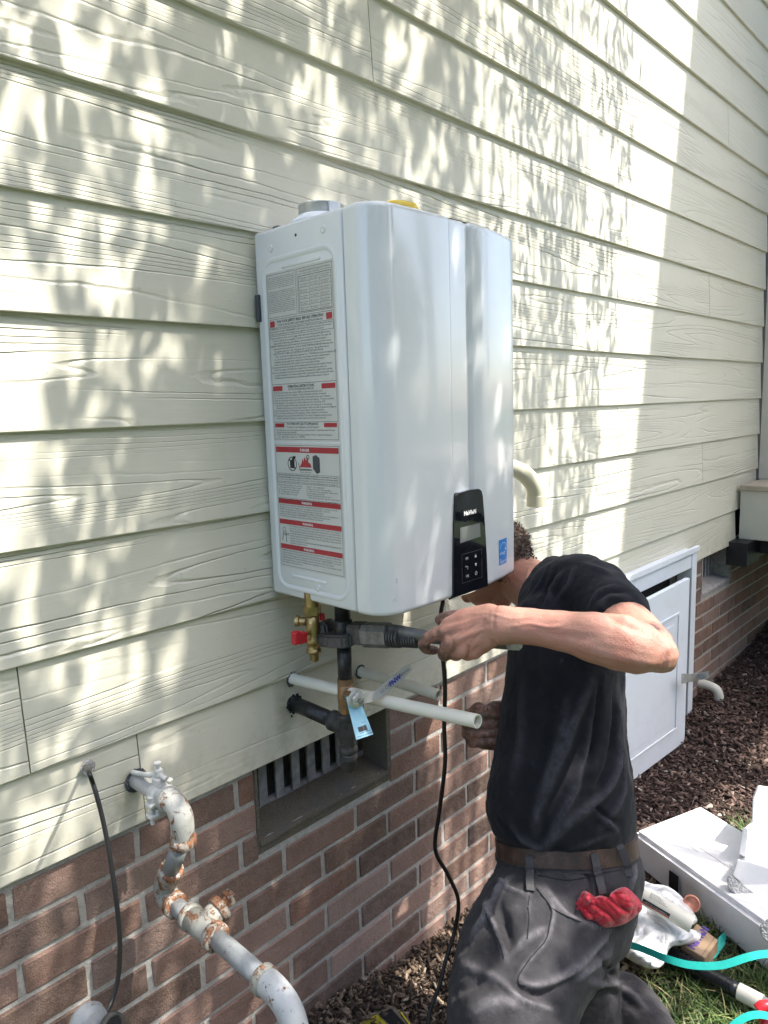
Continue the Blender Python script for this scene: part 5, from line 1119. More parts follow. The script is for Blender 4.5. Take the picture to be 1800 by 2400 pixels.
# --- trousers
hipc = at(1332, 2050, 1.405)
tr = [rings(densify([(at(1329, 1996, 1.405), .157, .128, TA, Lx), (at(1332, 2010, 1.405), .166, .134, TA, Lx), (at(1333, 2050, 1.402), .174, .141, TA, Lx), (at(1330, 2105, 1.398), .168, .135, TB, Lx), (at(1326, 2140, 1.395), .158, .126, U_, Lx), (at(1318, 2180, 1.39), .14, .11, U_, Lx)]))]
tr.append(chain([at(1308, 2118, 1.36), at(1274, 2175, 1.305), at(1240, 2240, 1.255), at(1208, 2320, 1.21), at(1192, 2400, 1.17), at(1182, 2480, 1.135)], [.115, .124, .120, .110, .103, .090], 26))
tr.append(chain([at(1182, 2480, 1.135), at(1190, 2600, 1.20), at(1200, 2700, 1.24)], [.086, .072, .062], 20))
tr.append(chain([at(1366, 2110, 1.49), at(1366, 2190, 1.505), at(1372, 2260, 1.52), at(1375, 2340, 1.53), at(1370, 2430, 1.535)], [.100, .074, .070, .070, .068], 24))
tr.append(chain([at(1375, 2425, 1.545), at(1400, 2378, 1.60), at(1455, 2352, 1.615), at(1510, 2398, 1.56), at(1560, 2460, 1.49)], [.062, .062, .064, .058, .048], 22))
V, N, F = fused(tr, .0045, 8)
fl_ = [([(1350, 2010), (1380, 2060), (1385, 2100)], .005, -.006), ([(1160, 2060), (1200, 2090), (1235, 2100)], .005, .006), ([(1170, 2300), (1230, 2345), (1310, 2370)], .006, .007), ([(1105, 2200), (1140, 2150), (1170, 2090), (1200, 2060)], .010, .010), ([(1140, 2115), (1160, 2165), (1178, 2215), (1182, 2250)], .008, .012), ([(1165, 2110), (1180, 2170), (1195, 2230)], .018, -.012), ([(1190, 2245), (1220, 2215), (1250, 2195), (1275, 2180)], .009, .009), ([(1260, 2082), (1292, 2130), (1288, 2180), (1265, 2225), (1228, 2265), (1217, 2290)], .006, .006),
       ([(1275, 2085), (1310, 2130), (1350, 2160), (1440, 2178)], .008, .007), ([(1215, 2300), (1260, 2312), (1320, 2290), (1380, 2240), (1430, 2185)], .008, .009), ([(1225, 2325), (1280, 2330), (1340, 2290)], .010, -.007), ([(1060, 2330), (1110, 2300), (1150, 2255)], .012, -.006), ([(1080, 2260), (1130, 2280), (1180, 2300)], .012, .005),
       ([(1240, 2085), (1238, 2130), (1240, 2160)], .005, .004), ([(1345, 2300), (1380, 2270), (1430, 2235)], .010, .008), ([(1400, 2240), (1430, 2280), (1447, 2290)], .008, -.008), ([(1380, 2300), (1420, 2310), (1455, 2300)], .008, .007), ([(1440, 2310), (1480, 2330), (1520, 2370)], .010, .006), ([(1400, 2345), (1440, 2330), (1490, 2360)], .010, -.006), ([(1490, 2010), (1480, 2060), (1470, 2110)], .008, .006), ([(1100, 2380), (1160, 2350), (1230, 2360)], .014, .006)]
V = folds(V, N, F, [(P, w_*.72, h*1.35) for P, w_, h in fl_])
V += N*(fnoise(V, 13, 21)*.0050+fnoise(V, 45, 28, 3)*.0022+np.abs(fnoise(V, 120, 29, 2))*.0014-np.abs(fnoise(V, 48, 31, 2))*.0034)[:, None]
M['trouser'] = cloth('charcoal_work_cloth', (.026, .025, .028), (.072, .068, .074), .0008, 700, .6)
trous = mk('trousers', V, F, M['trouser'], man, smooth=True); trous.data.attributes.new('wear', 'FLOAT', 'POINT').data.foreach_set('value', folds.wear.astype(np.float32))
tb = BVHTree.FromPolygons([Vector(v) for v in V], F)
def on_cloth(x, y, o=.0012, b=None):
    d = (at(x, y, 1)-CAM).normalized(); h, n, _, _ = (b or tb).ray_cast(CAM, d); return (h+n*o, n) if h is not None else (at(x, y, 1.35), -d)
def seam(P, r, m, name, parent, o=.0004):
    pts = [on_cloth(p.x, p.y, o)[0] for p in curve([(a, b, 0) for a, b in P], 8)]; MB().tube(pts, r, 6).build(name, m, parent, smooth=True)
M['thread'] = plain('dark_seam', (.012, .012, .014), .9); M['loop'] = cloth('belt_loop_cloth', (.05, .05, .054), (.10, .098, .10), .0005, 800)
for P in ([(1241, 2100), (1238, 2125), (1240, 2158), (1236, 2200)], [(1259, 2083), (1292, 2129), (1288, 2170), (1278, 2205), (1241, 2249), (1217, 2285), (1217, 2305), (1232, 2310)], [(1292, 2129), (1325, 2145), (1360, 2160)], [(1138, 2140), (1150, 2170), (1172, 2215), (1181, 2247)], [(1262, 2052), (1330, 2062), (1395, 2052)]): seam(P, .0011, M['thread'], 'seam', trous)
# belt following the waist
def waist(c, a, b, h, th_, m, name, parent, tilt=(0, 0, 1), seg=64, arc_=(0, 1)):
    V = []; F = []; ax = Vector(tilt).normalized(); s_ = (Lx-ax*Lx.dot(ax)).normalized(); f_ = ax.cross(s_); n = seg
    for k in range(n):
        t = 2*math.pi*k/n; c_, s2_ = math.cos(t), math.sin(t); e = .86
        for (o, z) in ((0, -h/2), (th_, -h/2+.002), (th_, h/2-.002), (0, h/2)):
            V.append(c+s_*((a+o)*math.copysign(abs(c_)**e, c_))+f_*((b+o)*math.copysign(abs(s2_)**e, s2_))+ax*z)
    for k in range(n):
        k2 = (k+1) % n
        for j in range(3): F.append((4*k+j, 4*k2+j, 4*k2+j+1, 4*k+j+1))
        F.append((4*k+3, 4*k2+3, 4*k2, 4*k))
    return mk(name, V, F, m, parent, smooth=False)
def leather():
    g = NG('worn_leather'); geo = g.n('ShaderNodeNewGeometry').outputs['Position']
    c = g.ramp(g.noise(30, 5, .7, geo), [(.3, (.014, .008, .006)), (.55, (.042, .022, .015)), (.75, (.10, .056, .042))])
    return g.out(c, .5, g.bump(g.noise(180, 5, .7, geo), .0012))
belt = waist(at(1328, 1977, 1.405), .158, .130, .034, .0045, leather(), 'belt', man, TA)
wband = waist(at(1329, 1999, 1.405), .161, .132, .012, .004, M['trouser'], 'waistband', man, TA)
def world_of(o): return [Vector(v.co)+wloc(o) for v in o.data.vertices], [tuple(p.vertices) for p in o.data.polygons]
LV, LF = [Vector(v) for v in V], list(F)
for o_ in (belt, wband):
    a_1, b_1 = world_of(o_); n_1 = len(LV); LV += a_1; LF += [tuple(i_+n_1 for i_ in f) for f in b_1]
lb = BVHTree.FromPolygons(LV, LF)
for P in ([(1243, 2004), (1243, 2045), (1242, 2092)], [(1391, 2000), (1400, 2045), (1411, 2092)], [(1450, 1984), (1464, 2020), (1472, 2055)]):
    pts = []; nn = None
    for p in curve([(a, b, 0) for a, b in P], 6):
        q_, n_ = on_cloth(p.x, p.y, .0035, lb); pts.append(q_); nn = n_
    strip(pts, rt, .0135, .003, M['loop'], 'belt_loop', trous, False)
# boots (below the frame)
for P, R_ in (([at(1200, 2690, 1.24), Vector((.99, -.66, -1.42)), Vector((.93, -.52, -1.425))], [.05, .05, .042]), ([at(1560, 2455, 1.49), at(1600, 2520, 1.42), at(1610, 2600, 1.38)], [.045, .045, .042])):
    MB().tube(curve(P, 5), interp(R_, 5), 16).build('boot', plain('brown_boot', (.09, .055, .035), .7), man, smooth=True)
# red rubber glove tucked in the pocket
GB = (on_cloth(1400, 2140, 0)[0]-CAM).dot(fw)-.022
gl = crumple('rubber_glove', [(1322, 2132), (1345, 2105), (1361, 2090), (1374, 2090), (1378, 2108), (1403, 2100), (1432, 2104), (1434, 2092), (1464, 2080), (1490, 2100), (1504, 2122), (1498, 2138), (1465, 2164), (1425, 2173), (1385, 2168)], lambda x, y: GB+abs(x-1412)*.00025, plain('red_rubber', (.50, .012, .030), .62, var=.15, bump=.001, Sheen_Weight=.2), 23, .0095, 'bright red crumpled rubber glove stuffed in the back trouser pocket', 'glove', n=80, freq=46, curl=.03)

# ------------------------------------------------------------------ mulch, litter and grass
def chips(name, n, region, smin, smax, m, label=None, parent=None, dens=None, hz=.018, flat=.35):
    x0, x1, y0, y1 = region; X = rng.uniform(x0, x1, n); Y = rng.uniform(y0, y1, n)
    if dens is not None: k = dens(X, Y); X, Y = X[k], Y[k]
    n = len(X); Z = gh(X, Y)+rng.uniform(-.004, hz, n)
    L = rng.uniform(smin, smax, n)*rng.choice([.6, 1, 1.5], n); W_ = L*rng.uniform(.15, .45, n); H = W_*rng.uniform(.2, .6, n)
    yaw = rng.uniform(0, 6.283, n); pit = rng.normal(0, flat, n); rol = rng.normal(0, flat*1.3, n)
    cy, sy, cp_, sp, cr, sr = np.cos(yaw), np.sin(yaw), np.cos(pit), np.sin(pit), np.cos(rol), np.sin(rol)
    a = np.stack([cy*cp_, sy*cp_, sp], 1); b = np.stack([-sy*cr-cy*sp*sr, cy*cr-sy*sp*sr, cp_*sr], 1); c = np.cross(a, b)
    K = np.array([(-1, -.5, 0), (-.7, .6, 0), (.8, .5, 0), (1, -.3, 0), (-.8, -.4, 1), (-.6, .4, 1), (.7, .35, 1), (.85, -.3, 1)])
    K = K[None]+rng.normal(0, .12, (n, 8, 3)); P = np.stack([X, Y, Z], 1)
    V = P[:, None]+K[..., :1]*(a*L[:, None]/2)[:, None]+K[..., 1:2]*(b*W_[:, None])[:, None]+K[..., 2:3]*(c*H[:, None])[:, None]
    F0 = [(0,3,2,1),(4,5,6,7),(0,1,5,4),(1,2,6,5),(2,3,7,6),(3,0,4,7)]
    me = bpy.data.meshes.new(name); nv = n*8; V = V.reshape(-1, 3)
    F = (np.array(F0)[None]+8*np.arange(n)[:, None, None]).reshape(-1, 4)
    me.vertices.add(nv); me.vertices.foreach_set('co', V.astype(np.float32).ravel()); me.loops.add(F.size); me.loops.foreach_set('vertex_index', F.ravel().astype(np.int32))
    me.polygons.add(len(F)); me.polygons.foreach_set('loop_start', np.arange(0, F.size, 4, dtype=np.int32)); me.polygons.foreach_set('loop_total', np.full(len(F), 4, dtype=np.int32))
    me.update(calc_edges=True); me.materials.append(m)
    at_ = me.attributes.new('tone', 'FLOAT', 'POINT'); at_.data.foreach_set('value', np.repeat(rng.uniform(0, 1, n), 8).astype(np.float32))
    o = bpy.data.objects.new(name, me); C.objects.link(o); o['kind'] = 'stuff'
    if label: o['label'] = label
    return o
def chip_mat(name, stops):
    g = NG(name); a = g.n('ShaderNodeAttribute', attribute_name='tone').outputs['Fac']; geo = g.n('ShaderNodeNewGeometry').outputs['Position']
    col = g.ramp(a, stops); col = g.mix(g.mapr(g.noise(260, 4, .7, geo), .35, .7, 0, .5), col, (.03, .02, .015))
    return g.out(col, .9, g.bump(g.noise(300, 3, .6, geo), .002))
M['mulch'] = chip_mat('bark_mulch', [(0, (.045, .026, .020)), (.35, (.085, .050, .040)), (.62, (.135, .082, .066)), (.85, (.20, .13, .105)), (.965, (.30, .21, .17)), (1, (.62, .56, .48))])
M['litter'] = chip_mat('leaf_litter', [(0, (.035, .024, .017)), (.3, (.09, .06, .042)), (.6, (.18, .125, .085)), (.85, (.30, .215, .15)), (1, (.52, .43, .31))])
def grassy(x, y): return (y < -.47-.16*np.sin(4*x)) & (x > 1.0)
tagp(chips('bark_mulch', 52000, (1.85, 4.9, -1.15, .03), .008, .026, M['mulch'], dens=lambda x, y: (y > -.62-.1*np.sin(5*x)) | (x > 2.35)), 'dark reddish brown bark mulch covering the bed along the brick wall', 'mulch', kind='stuff')
tagp(chips('leaf_litter', 26000, (.62, 2.0, -.62, .03), .006, .021, M['litter'], hz=.022, flat=.5), 'brown leaf and bark litter at the foot of the brick beside the man', 'leaf litter', kind='stuff')
def blades(name, n, region, hmin, hmax, m, dens):
    x0, x1, y0, y1 = region; X = rng.uniform(x0, x1, n); Y = rng.uniform(y0, y1, n)
    cl = np.sin(17*X+3*np.sin(11*Y))+np.sin(19*Y+2*np.sin(13*X)); k = dens(X, Y) & (rng.uniform(-2.4, 1.6, n) < cl); X, Y = X[k], Y[k]; n = len(X)
    Z = gh(X, Y)-.004; H = rng.uniform(hmin, hmax, n); yaw = rng.uniform(0, 6.283, n); lean = rng.uniform(.2, 1.5, n)*H; w_ = rng.uniform(.0011, .0026, n)
    d = np.stack([np.cos(yaw), np.sin(yaw), 0*yaw], 1); s = np.stack([-np.sin(yaw), np.cos(yaw), 0*yaw], 1); P = np.stack([X, Y, Z], 1); V = []
    for t, wd_ in ((0, 1), (.35, .95), (.7, .7), (1, .06)):
        c = P+d*(lean*t**1.8)[:, None]+np.array([0, 0, 1])*(H*(t-.38*t*t*lean/H))[:, None]
        V += [c-s*(w_*wd_)[:, None], c+s*(w_*wd_)[:, None]]
    V = np.stack(V, 1).reshape(-1, 3); F0 = [(0,1,3,2),(2,3,5,4),(4,5,7,6)]; F = (np.array(F0)[None]+8*np.arange(n)[:, None, None]).reshape(-1, 4)
    me = bpy.data.meshes.new(name); me.vertices.add(len(V)); me.vertices.foreach_set('co', V.astype(np.float32).ravel()); me.loops.add(F.size); me.loops.foreach_set('vertex_index', F.ravel().astype(np.int32))
    me.polygons.add(len(F)); me.polygons.foreach_set('loop_start', np.arange(0, F.size, 4, dtype=np.int32)); me.polygons.foreach_set('loop_total', np.full(len(F), 4, dtype=np.int32)); me.update(calc_edges=True); me.materials.append(m)
    at_ = me.attributes.new('tone', 'FLOAT', 'POINT'); at_.data.foreach_set('value', np.repeat(rng.uniform(0, 1, n), 8).astype(np.float32))
    o = bpy.data.objects.new(name, me); C.objects.link(o); return o
def grass_mat():
    g = NG('grass_blades'); a = g.n('ShaderNodeAttribute', attribute_name='tone').outputs['Fac']
    return g.out(g.ramp(a, [(0, (.025, .055, .014)), (.45, (.06, .115, .025)), (.78, (.12, .18, .045)), (.93, (.24, .25, .09)), (1, (.48, .38, .22))]), .55)
M['grass'] = grass_mat()
tagp(blades('lawn_grass', 30000, (1.15, 2.45, -1.35, -.42), .035, .095, M['grass'], lambda x, y: y < -.47+.04*np.sin(12*x)), 'long green grass with dry straw strands at the lower right corner', 'grass', kind='stuff')

# ------------------------------------------------------------------ packaging on the ground
def foam_mat():
    g = NG('expanded_foam'); geo = g.n('ShaderNodeNewGeometry').outputs['Position']
    vo = g.n('ShaderNodeTexVoronoi', {'Scale': 320.0}); g.t.links.new(geo, vo.inputs['Vector'])
    return g.out(g.mix(g.mapr(g.noise(9, 3, .6, geo), .3, .7), (.70, .70, .71), (.80, .80, .81)), .75, g.bump(vo.outputs['Distance'], .0006, .6))
M['foam'] = foam_mat()
def foam_rough():
    g = NG('broken_foam'); geo = g.n('ShaderNodeNewGeometry').outputs['Position']
    vo = g.n('ShaderNodeTexVoronoi', {'Scale': 170.0}); g.t.links.new(geo, vo.inputs['Vector'])
    return g.out(g.mix(g.mapr(vo.outputs['Distance'], .1, .6), (.70, .70, .70), (.42, .42, .42)), .85, g.bump(vo.outputs['Distance'], .004))
M['foamr'] = foam_rough()
def hexa(B, T, m, name, parent=None, bev=.006, loc=None, seg=3):       # B, T: four bottom and four top corners
    bm = bmesh.new(); b = [bm.verts.new(v) for v in B]; t = [bm.verts.new(v) for v in T]
    bm.faces.new(b[::-1]); bm.faces.new(t)
    for i in range(4): bm.faces.new((b[i], b[(i+1) % 4], t[(i+1) % 4], t[i]))
    bmesh.ops.recalc_face_normals(bm, faces=bm.faces)
    if bev: bmesh.ops.bevel(bm, geom=bm.edges[:], offset=bev, segments=seg, affect='EDGES')
    bm.verts.index_update(); V = [v.co[:] for v in bm.verts]; F = [[v.index for v in f.verts] for f in bm.faces]; bm.free()
    o = mk(name, V, F, m, parent, loc=loc); o.data.shade_smooth(); e = o.modifiers.new('s', 'EDGE_SPLIT'); e.split_angle = math.radians(38); return o
bx = thing('foam_box', 'large white moulded foam packing box lying on the grass and mulch at the right', 'packing foam', (1.98, -.6, -1.455))
zt, zb = -1.325, -1.455
c1, c2 = Vector((1.995, -.262, 0)), Vector((1.775, -.80, 0)); s1, s2 = Vector((2.275, -.365, 0)), Vector((2.06, -.90, 0))
def z_(v, z): return Vector((v.x, v.y, z))
fb = hexa([z_(c1+Vector((.012, -.02, 0)), zb), z_(c2, zb), z_(s2, zb), z_(s1, zb)], [z_(c1, zt), z_(c2, zt), z_(s2, zt), z_(s1, zt)], M['foam'], 'box_body', bx, .013, seg=4)
dl = (c2-c1).normalized(); ds = Vector((-dl.y, dl.x, 0)); 
if ds.dot(c1-s1) < 0: ds = -ds
def sidep(a, z, o=.0004): p = c1+dl*a+ds*o; return Vector((p.x, p.y, z))
# slot: flat near-black patch, the shade of the recess painted on
sl0, sl1 = .150, .185
painted_slot = MB(); painted_slot.add([sidep(sl0, -1.440, .0012), sidep(sl1, -1.440, .0012), sidep(sl1, -1.365, .0012), sidep(sl0, -1.365, .0012)], [(0, 1, 2, 3)]); painted_slot.build('painted_slot', M['dark'], bx)
gv = MB()
for (a0, b0, a1, b1) in ((.06, .09, .06, .21), (.06, .09, .17, .09), (.16, .11, .30, .11)):
    p0 = c1+dl*a0-ds*b0; p1 = c1+dl*a1-ds*b1; p0.z = p1.z = zt+.0002; gv.tube([p0, p1], .0009, 6)
gv.build('moulded_line', plain('foam_line', (.45, .45, .45), .8), bx)
# second foam pieces standing at the frame edge
f2_ = thing('foam_block', 'tall jagged white foam end piece standing on the packing box at the right edge', 'packing foam', at(1790, 2020, 2.2))
def slab(name, px, d0, d1, m, parent, bev=.003):
    f_ = [at(x, y, d0) for x, y in px]; b = [at(x, y, d1) for x, y in px]; n = len(px)
    bm = bmesh.new(); A_ = [bm.verts.new(v) for v in f_]; B_ = [bm.verts.new(v) for v in b]; bm.faces.new(A_); bm.faces.new(B_[::-1])
    for i in range(n): bm.faces.new((A_[(i+1) % n], A_[i], B_[i], B_[(i+1) % n]))
    bmesh.ops.recalc_face_normals(bm, faces=bm.faces); bmesh.ops.bevel(bm, geom=bm.edges[:], offset=bev, segments=2, affect='EDGES', clamp_overlap=True)
    bm.verts.index_update(); V = [v.co[:] for v in bm.verts]; F = [[v.index for v in f.verts] for f in bm.faces]; bm.free(); return mk(name, V, F, m, parent)
slab('end_wall', [(1776, 1840), (1830, 1848), (1860, 2060), (1735, 2022), (1740, 1945), (1762, 1926), (1764, 1870)], 2.10, 2.26, M['foam'], f2_)
slab('rib', [(1741, 1938), (1753, 1942), (1748, 2010), (1732, 2002)], 2.04, 2.12, M['foam'], f2_, .002)
f3_ = thing('foam_block', 'broken white foam tray with a rough grey edge lying on the packing box', 'packing foam', at(1760, 2120, 2.02))
slab('tray', [(1728, 2012), (1830, 2045), (1830, 2110), (1792, 2118), (1716, 2052)], 1.96, 2.08, M['foam'], f3_, .003)
slab('broken_edge', [(1704, 2056), (1712, 2052), (1792, 2112), (1788, 2142), (1758, 2126), (1722, 2096), (1706, 2080)], 1.925, 1.955, M['foamr'], f3_, .002)
f4_ = slab('foam_chunk', [(1778, 2170), (1830, 2130), (1830, 2235), (1800, 2212), (1784, 2196)], 1.70, 1.78, M['foamr'], None, .004); tagp(f4_, 'crumbly foam chunk cut by the right edge, lowest of the white pieces', 'packing foam')
# manual in a clear bag on the box
mn = hexa([at(1672, 2052, 2.085), at(1700, 2068, 2.06), at(1726, 2030, 2.12), at(1684, 2020, 2.14)], [at(1668, 2040, 2.075), at(1702, 2054, 2.05), at(1732, 2006, 2.11), at(1680, 1998, 2.13)], plain('printed_cover', (.62, .65, .70), .4), 'manual', None, .001)
tagp(mn, 'printed manual with a dark blue triangle inside a clear sleeve on the packing box', 'manual')
q = MB().add([at(1697, 2006, 2.098), at(1733, 1999, 2.100), at(1719, 2023, 2.085)], [(0, 1, 2)]); q.build('blue_triangle', plain('navy_ink', (.04, .055, .20), .4), mn)
q = MB(); pa_ = at(1690, 2023, 2.083); ua_ = (at(1712, 2036, 2.072)-pa_).normalized(); va_ = (at(1692, 2014, 2.09)-pa_).normalized(); text("NaVIeN", .010, pa_, ua_, va_, None, None, width=.030, into=q); q.build('cover_lettering', M['ink'], mn)
def film(name, col, alpha, rough=.25):
    g = NG(name); g.out(col, rough, g.bump(g.noise(40, 4, .6), .002)); g.b.inputs['Alpha'].default_value = alpha
    return g.m
M['bagfilm'] = film('white_plastic_film', (.74, .76, .78), .90); M['clear'] = film('clear_plastic_film', (.80, .82, .86), .34, .12)
crumple('plastic_sleeve', [(1598, 1998), (1690, 1968), (1738, 1975), (1732, 2010), (1704, 2060), (1660, 2040)], lambda x, y: 2.215-(y-1985)*.0021, M['clear'], 5, .004, 'clear crinkled plastic sleeve spread over the manual on the packing box', 'plastic bag')
# shopping bag with caulk tube
def bagd(x, y):
    gz = -1.415; z = gz+.05+.035*math.sin((x-1440)/190*3.14)
    b_ = (y-1200)/FOC; a_ = (x-900)/FOC; dz = fw.z+rt.z*a_-up.z*b_; return z/dz
bag = crumple('shopping_bag', [(1503, 2062), (1530, 2072), (1565, 2078), (1600, 2105), (1632, 2150), (1628, 2165), (1602, 2172), (1640, 2185), (1636, 2205), (1600, 2215), (1570, 2222), (1553, 2262), (1530, 2270), (1500, 2262), (1462, 2238), (1450, 2200), (1440, 2170), (1470, 2140), (1490, 2100)], bagd, M['bagfilm'], 11, .013, 'thin white shopping bag slumped on the ground between the man and the foam box', 'plastic bag', n=90, freq=34, curl=.035)
ct = thing('caulk_tube', 'white caulk tube with black and red print lying in the shopping bag', 'caulk tube', at(1540, 2115, 1.86))
p0, p1 = at(1495, 2092, 1.845), at(1622, 2166, 1.78); MB().tube([p0, p0.lerp(p1, .93), p1], .0215, 24).build('tube_body', M['pvc'], ct, smooth=True).modifiers.new('s', 'EDGE_SPLIT').split_angle = .7
ax_ = (p1-p0).normalized(); vd = (CAM-(p0+p1)/2).normalized(); sd2 = ax_.cross(vd).normalized(); vd = sd2.cross(ax_).normalized()
def onc(a, ang, r=.0219): return p0+ax_*a+(vd*math.cos(ang)+sd2*math.sin(ang))*r
def patch(a0, a1, g0, g1, m, name, r=.0219, n=6):
    V = [onc(a, g0+(g1-g0)*i/n, r) for i in range(n+1) for a in (a0, a1)]; return mk(name, V, [(2*i, 2*i+1, 2*i+3, 2*i+2) for i in range(n)], m, ct)
Lc = (p1-p0).length; sg = 1 if at(1560, 2140, 1.8).z < 0 and sd2.z < 0 else -1
patch(Lc*.12, Lc*.62, sg*.25, sg*.62, M['ink'], 'black_band'); patch(Lc*.10, Lc*.62, sg*.66, sg*.86, M['red'], 'red_band')
q = MB(); o_ = onc(Lc*.17, sg*.50, .0224); text("SILICONE  ADHESIVE SEALANT", .008, o_, ax_, -sd2*sg if sg > 0 else sd2, None, None, width=Lc*.4, into=q); q.build('tube_lettering', M['inkw'], ct)
for k in range(4):
    q = MB(); o_ = onc(Lc*.2, -sg*(.15+.18*k), .0222); text("advanced silicone window and door", .006, o_, ax_, -sd2*sg, None, None, width=Lc*(.34-.05*k), into=q); q.build('tube_lettering', M['dgrey'], ct)
# copper disc pushed into the foam
cc = MB().lathe(at(1622, 2118, 1.955), (at(1600, 2118, 1.80)-at(1622, 2118, 1.955)), [(0, .021), (.004, .022), (.010, .022), (.011, .018), (.004, .017)], 28).build('copper_cap', plain('copper', (.55, .24, .17), .5, .4), smooth=True); tagp(cc, 'round copper coloured cap leaning on the side of the foam box behind the bag', 'cap')
# carton with violet lettering
def gp(px, py, z): b_ = (py-1200)/FOC; a_ = (px-900)/FOC; dz = fw.z+rt.z*a_-up.z*b_; return at(px, py, z/dz)
T4 = [gp(1596, 2212, -1.395), gp(1653, 2246, -1.395), gp(1683, 2203, -1.395), gp(1633, 2164, -1.395)]
ca = hexa([Vector((v.x, v.y, -1.452)) for v in T4], T4, plain('brown_cardboard', (.42, .29, .185), .8, var=.06, scale=20), 'carton', None, .0012)
tagp(ca, 'small brown cardboard carton with violet lettering wedged against the foam box', 'carton')
oo = gp(1641, 2218, -1.3944); uu = (gp(1655, 2175, -1.394)-oo); 
q = MB(); ux_ = (T4[3]-T4[0]).normalized(); uy_ = (T4[0]-T4[1]).normalized(); pn = T4[0]*.35+T4[1]*.30+T4[2]*.10+T4[3]*.25; pn.z += .0008
text("NaVIeN", .026, T4[0].lerp(T4[1], .52)+ux_*.004+Vector((0, 0, .0006)), ux_, uy_, None, None, width=(T4[3]-T4[0]).length*.98, into=q, bold=.01)
q.build('carton_lettering', plain('violet_ink', (.10, .06, .30), .6), ca)
MB().add([T4[0].lerp(T4[1], .84)+Vector((0, 0, .0005)), T4[0].lerp(T4[1], .86)+Vector((0, 0, .0005)), T4[3].lerp(T4[2], .86)+Vector((0, 0, .0005)), T4[3].lerp(T4[2], .84)+Vector((0, 0, .0005))], [(0, 1, 2, 3)]).build('flap_seam', plain('carton_seam', (.16, .10, .06), .8), ca)
fl0 = T4[0]; fl1 = T4[1]; q = MB(); fd = (fl1-fl0).normalized(); fn = Vector((fd.y, -fd.x, 0)); 
if fn.dot(CAM-fl0) < 0: fn = -fn
for k in range(2):
    o2 = fl0.lerp(fl1, .12+.30*k)+fn*.0006+Vector((0, 0, -.045)); r_ = .016
    for j in range(12):
        if k == 0 and j % 4 == 0: continue
        a0, a1 = 6.283*j/12, 6.283*(j+1)/12; q.add([o2+fd*(r_*math.cos(a0))+Vector((0, 0, .015+r_*math.sin(a0))), o2+fd*(r_*math.cos(a1))+Vector((0, 0, .015+r_*math.sin(a1))), o2+fd*(r_*.85*math.cos(a1))+Vector((0, 0, .015+r_*.85*math.sin(a1))), o2+fd*(r_*.85*math.cos(a0))+Vector((0, 0, .015+r_*.85*math.sin(a0)))], [(0, 1, 2, 3)])
q.build('carton_symbol', M['ink'], ca)
# black pipe with white coupling on the grass
bp = thing('vent_hose', 'black pipe with a white sleeve at its end lying across the grass', 'pipe', gp(1650, 2290, -1.43))
MB().tube(curve([gp(1540, 2212, -1.42), gp(1600, 2252, -1.42), gp(1665, 2288, -1.42), gp(1732, 2324, -1.42)], 4), .0185, 20).build('pipe', plain('glossy_black_pipe', (.012, .013, .017), .28, bump=.001), bp, smooth=True)
MB().tube([gp(1731, 2323, -1.42), gp(1787, 2352, -1.42)], .0195, 20).build('sleeve', M['pvc'], bp, smooth=True).modifiers.new('s', 'EDGE_SPLIT').split_angle = .7
MB().tube([gp(1784, 2350, -1.42), gp(1850, 2385, -1.42)], .0165, 20).build('pipe_end', plain('grey_plastic', (.45, .45, .48), .4), bp, smooth=True)
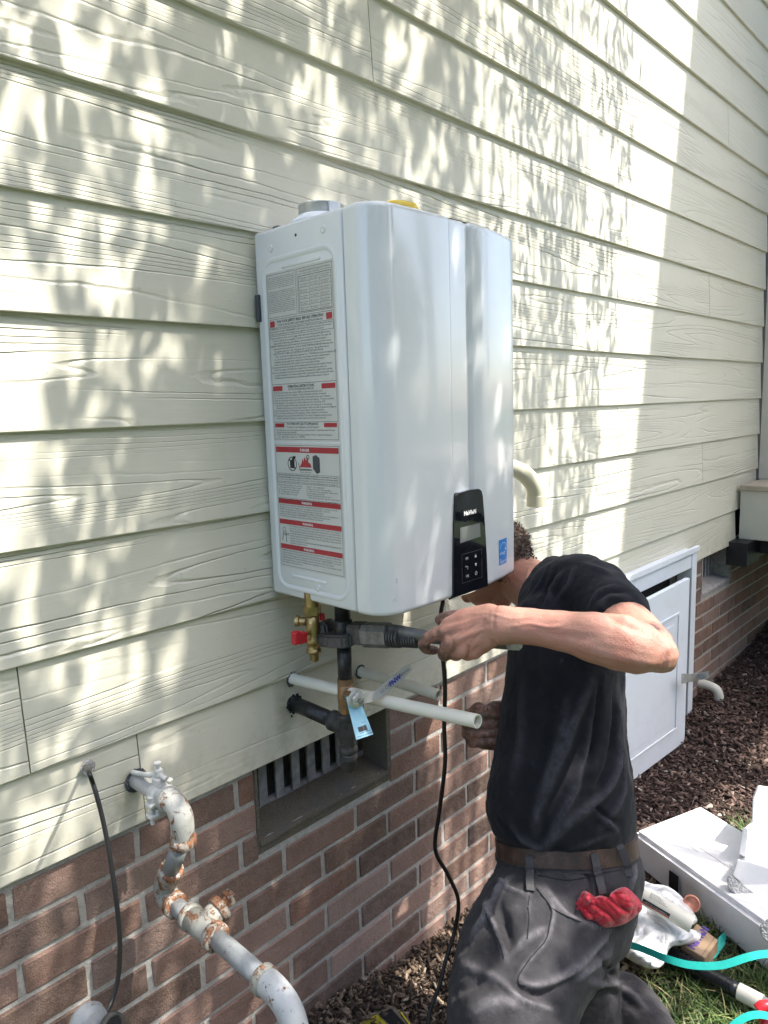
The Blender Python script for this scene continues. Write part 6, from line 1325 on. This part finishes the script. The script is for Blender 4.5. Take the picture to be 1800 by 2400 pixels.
# teal strapping
teal = plain('teal_strapping', (.012, .42, .36), .5, var=.12, scale=40)
def ribbon(P, w_, label, wd=None):
    o = strip(curve(P, 8), wd or up, w_, .0007, teal, 'packing_strap', None, False); return tagp(o, label, 'strap')
ribbon([at(1440, 2205, 1.72), at(1500, 2222, 1.66), at(1560, 2246, 1.60), at(1620, 2262, 1.57), at(1690, 2262, 1.55), at(1750, 2244, 1.54), at(1790, 2236, 1.54), at(1840, 2236, 1.54)], .0150, 'long teal packing strap looping across in front of the foam box', up+fw*.5)
ribbon([at(1700, 2420, 1.50), at(1740, 2388, 1.50), at(1775, 2378, 1.50), at(1810, 2384, 1.50), at(1850, 2400, 1.5)], .0140, 'short teal packing strap curling in at the bottom right corner', up+fw*.5)
ribbon([gp(1655, 2262, -1.445), gp(1668, 2240, -1.43), gp(1692, 2205, -1.42), gp(1700, 2190, -1.42)], .020, 'piece of teal packing strap lying behind the carton in the grass', Vector((1, .2, .3)))
rr = MB().tube(curve([at(1776, 2368, 1.55), at(1790, 2358, 1.55), at(1812, 2362, 1.55), at(1830, 2390, 1.55)], 5), .012, 12).add(*[MB().tube([at(1785, 2392, 1.56), at(1830, 2405, 1.56)], .012, 12).V, MB().tube([at(1785, 2392, 1.56), at(1830, 2405, 1.56)], .012, 12).F]).build('red_handle', M['redplastic'], smooth=True); tagp(rr, 'bright red tool handle cut by the bottom right corner', 'tool')
# weathered board end with yellow paint near the bottom
tb_ = thing('timber_board', 'weathered board end with patches of yellow paint lying in the litter', 'board', gp(880, 2400, -1.40))
q4 = [gp(760, 2408, -1.385), gp(925, 2356, -1.385), gp(975, 2425, -1.385), gp(800, 2520, -1.385)]
hexa([Vector((v.x, v.y, -1.42)) for v in q4], q4, plain('weathered_wood', (.15, .125, .085), .9, var=.4, scale=40, bump=.002), 'plank', tb_, .003)
def lp(u, v, h=.0008): p = q4[0].lerp(q4[1], u).lerp(q4[3].lerp(q4[2], u), v); return p+Vector((0, 0, h))
ylw = plain('yellow_paint', (.38, .32, .02), .6, var=.35, scale=50)
mk('yellow_patch', [lp(.42, .16), lp(.72, .10), lp(.80, .75), lp(.40, .8)], [(0, 1, 2, 3)], ylw, tb_); mk('dark_patch', [lp(.74, .10), lp(.93, .06), lp(.97, .7), lp(.82, .75)], [(0, 1, 2, 3)], M['dark'], tb_); mk('yellow_edge', [lp(1.002, .25), lp(1.02, .25), lp(1.02, .9), lp(1.002, .9)], [(0, 1, 2, 3)], plain('bright_yellow_paint', (.62, .5, .03), .5), tb_)
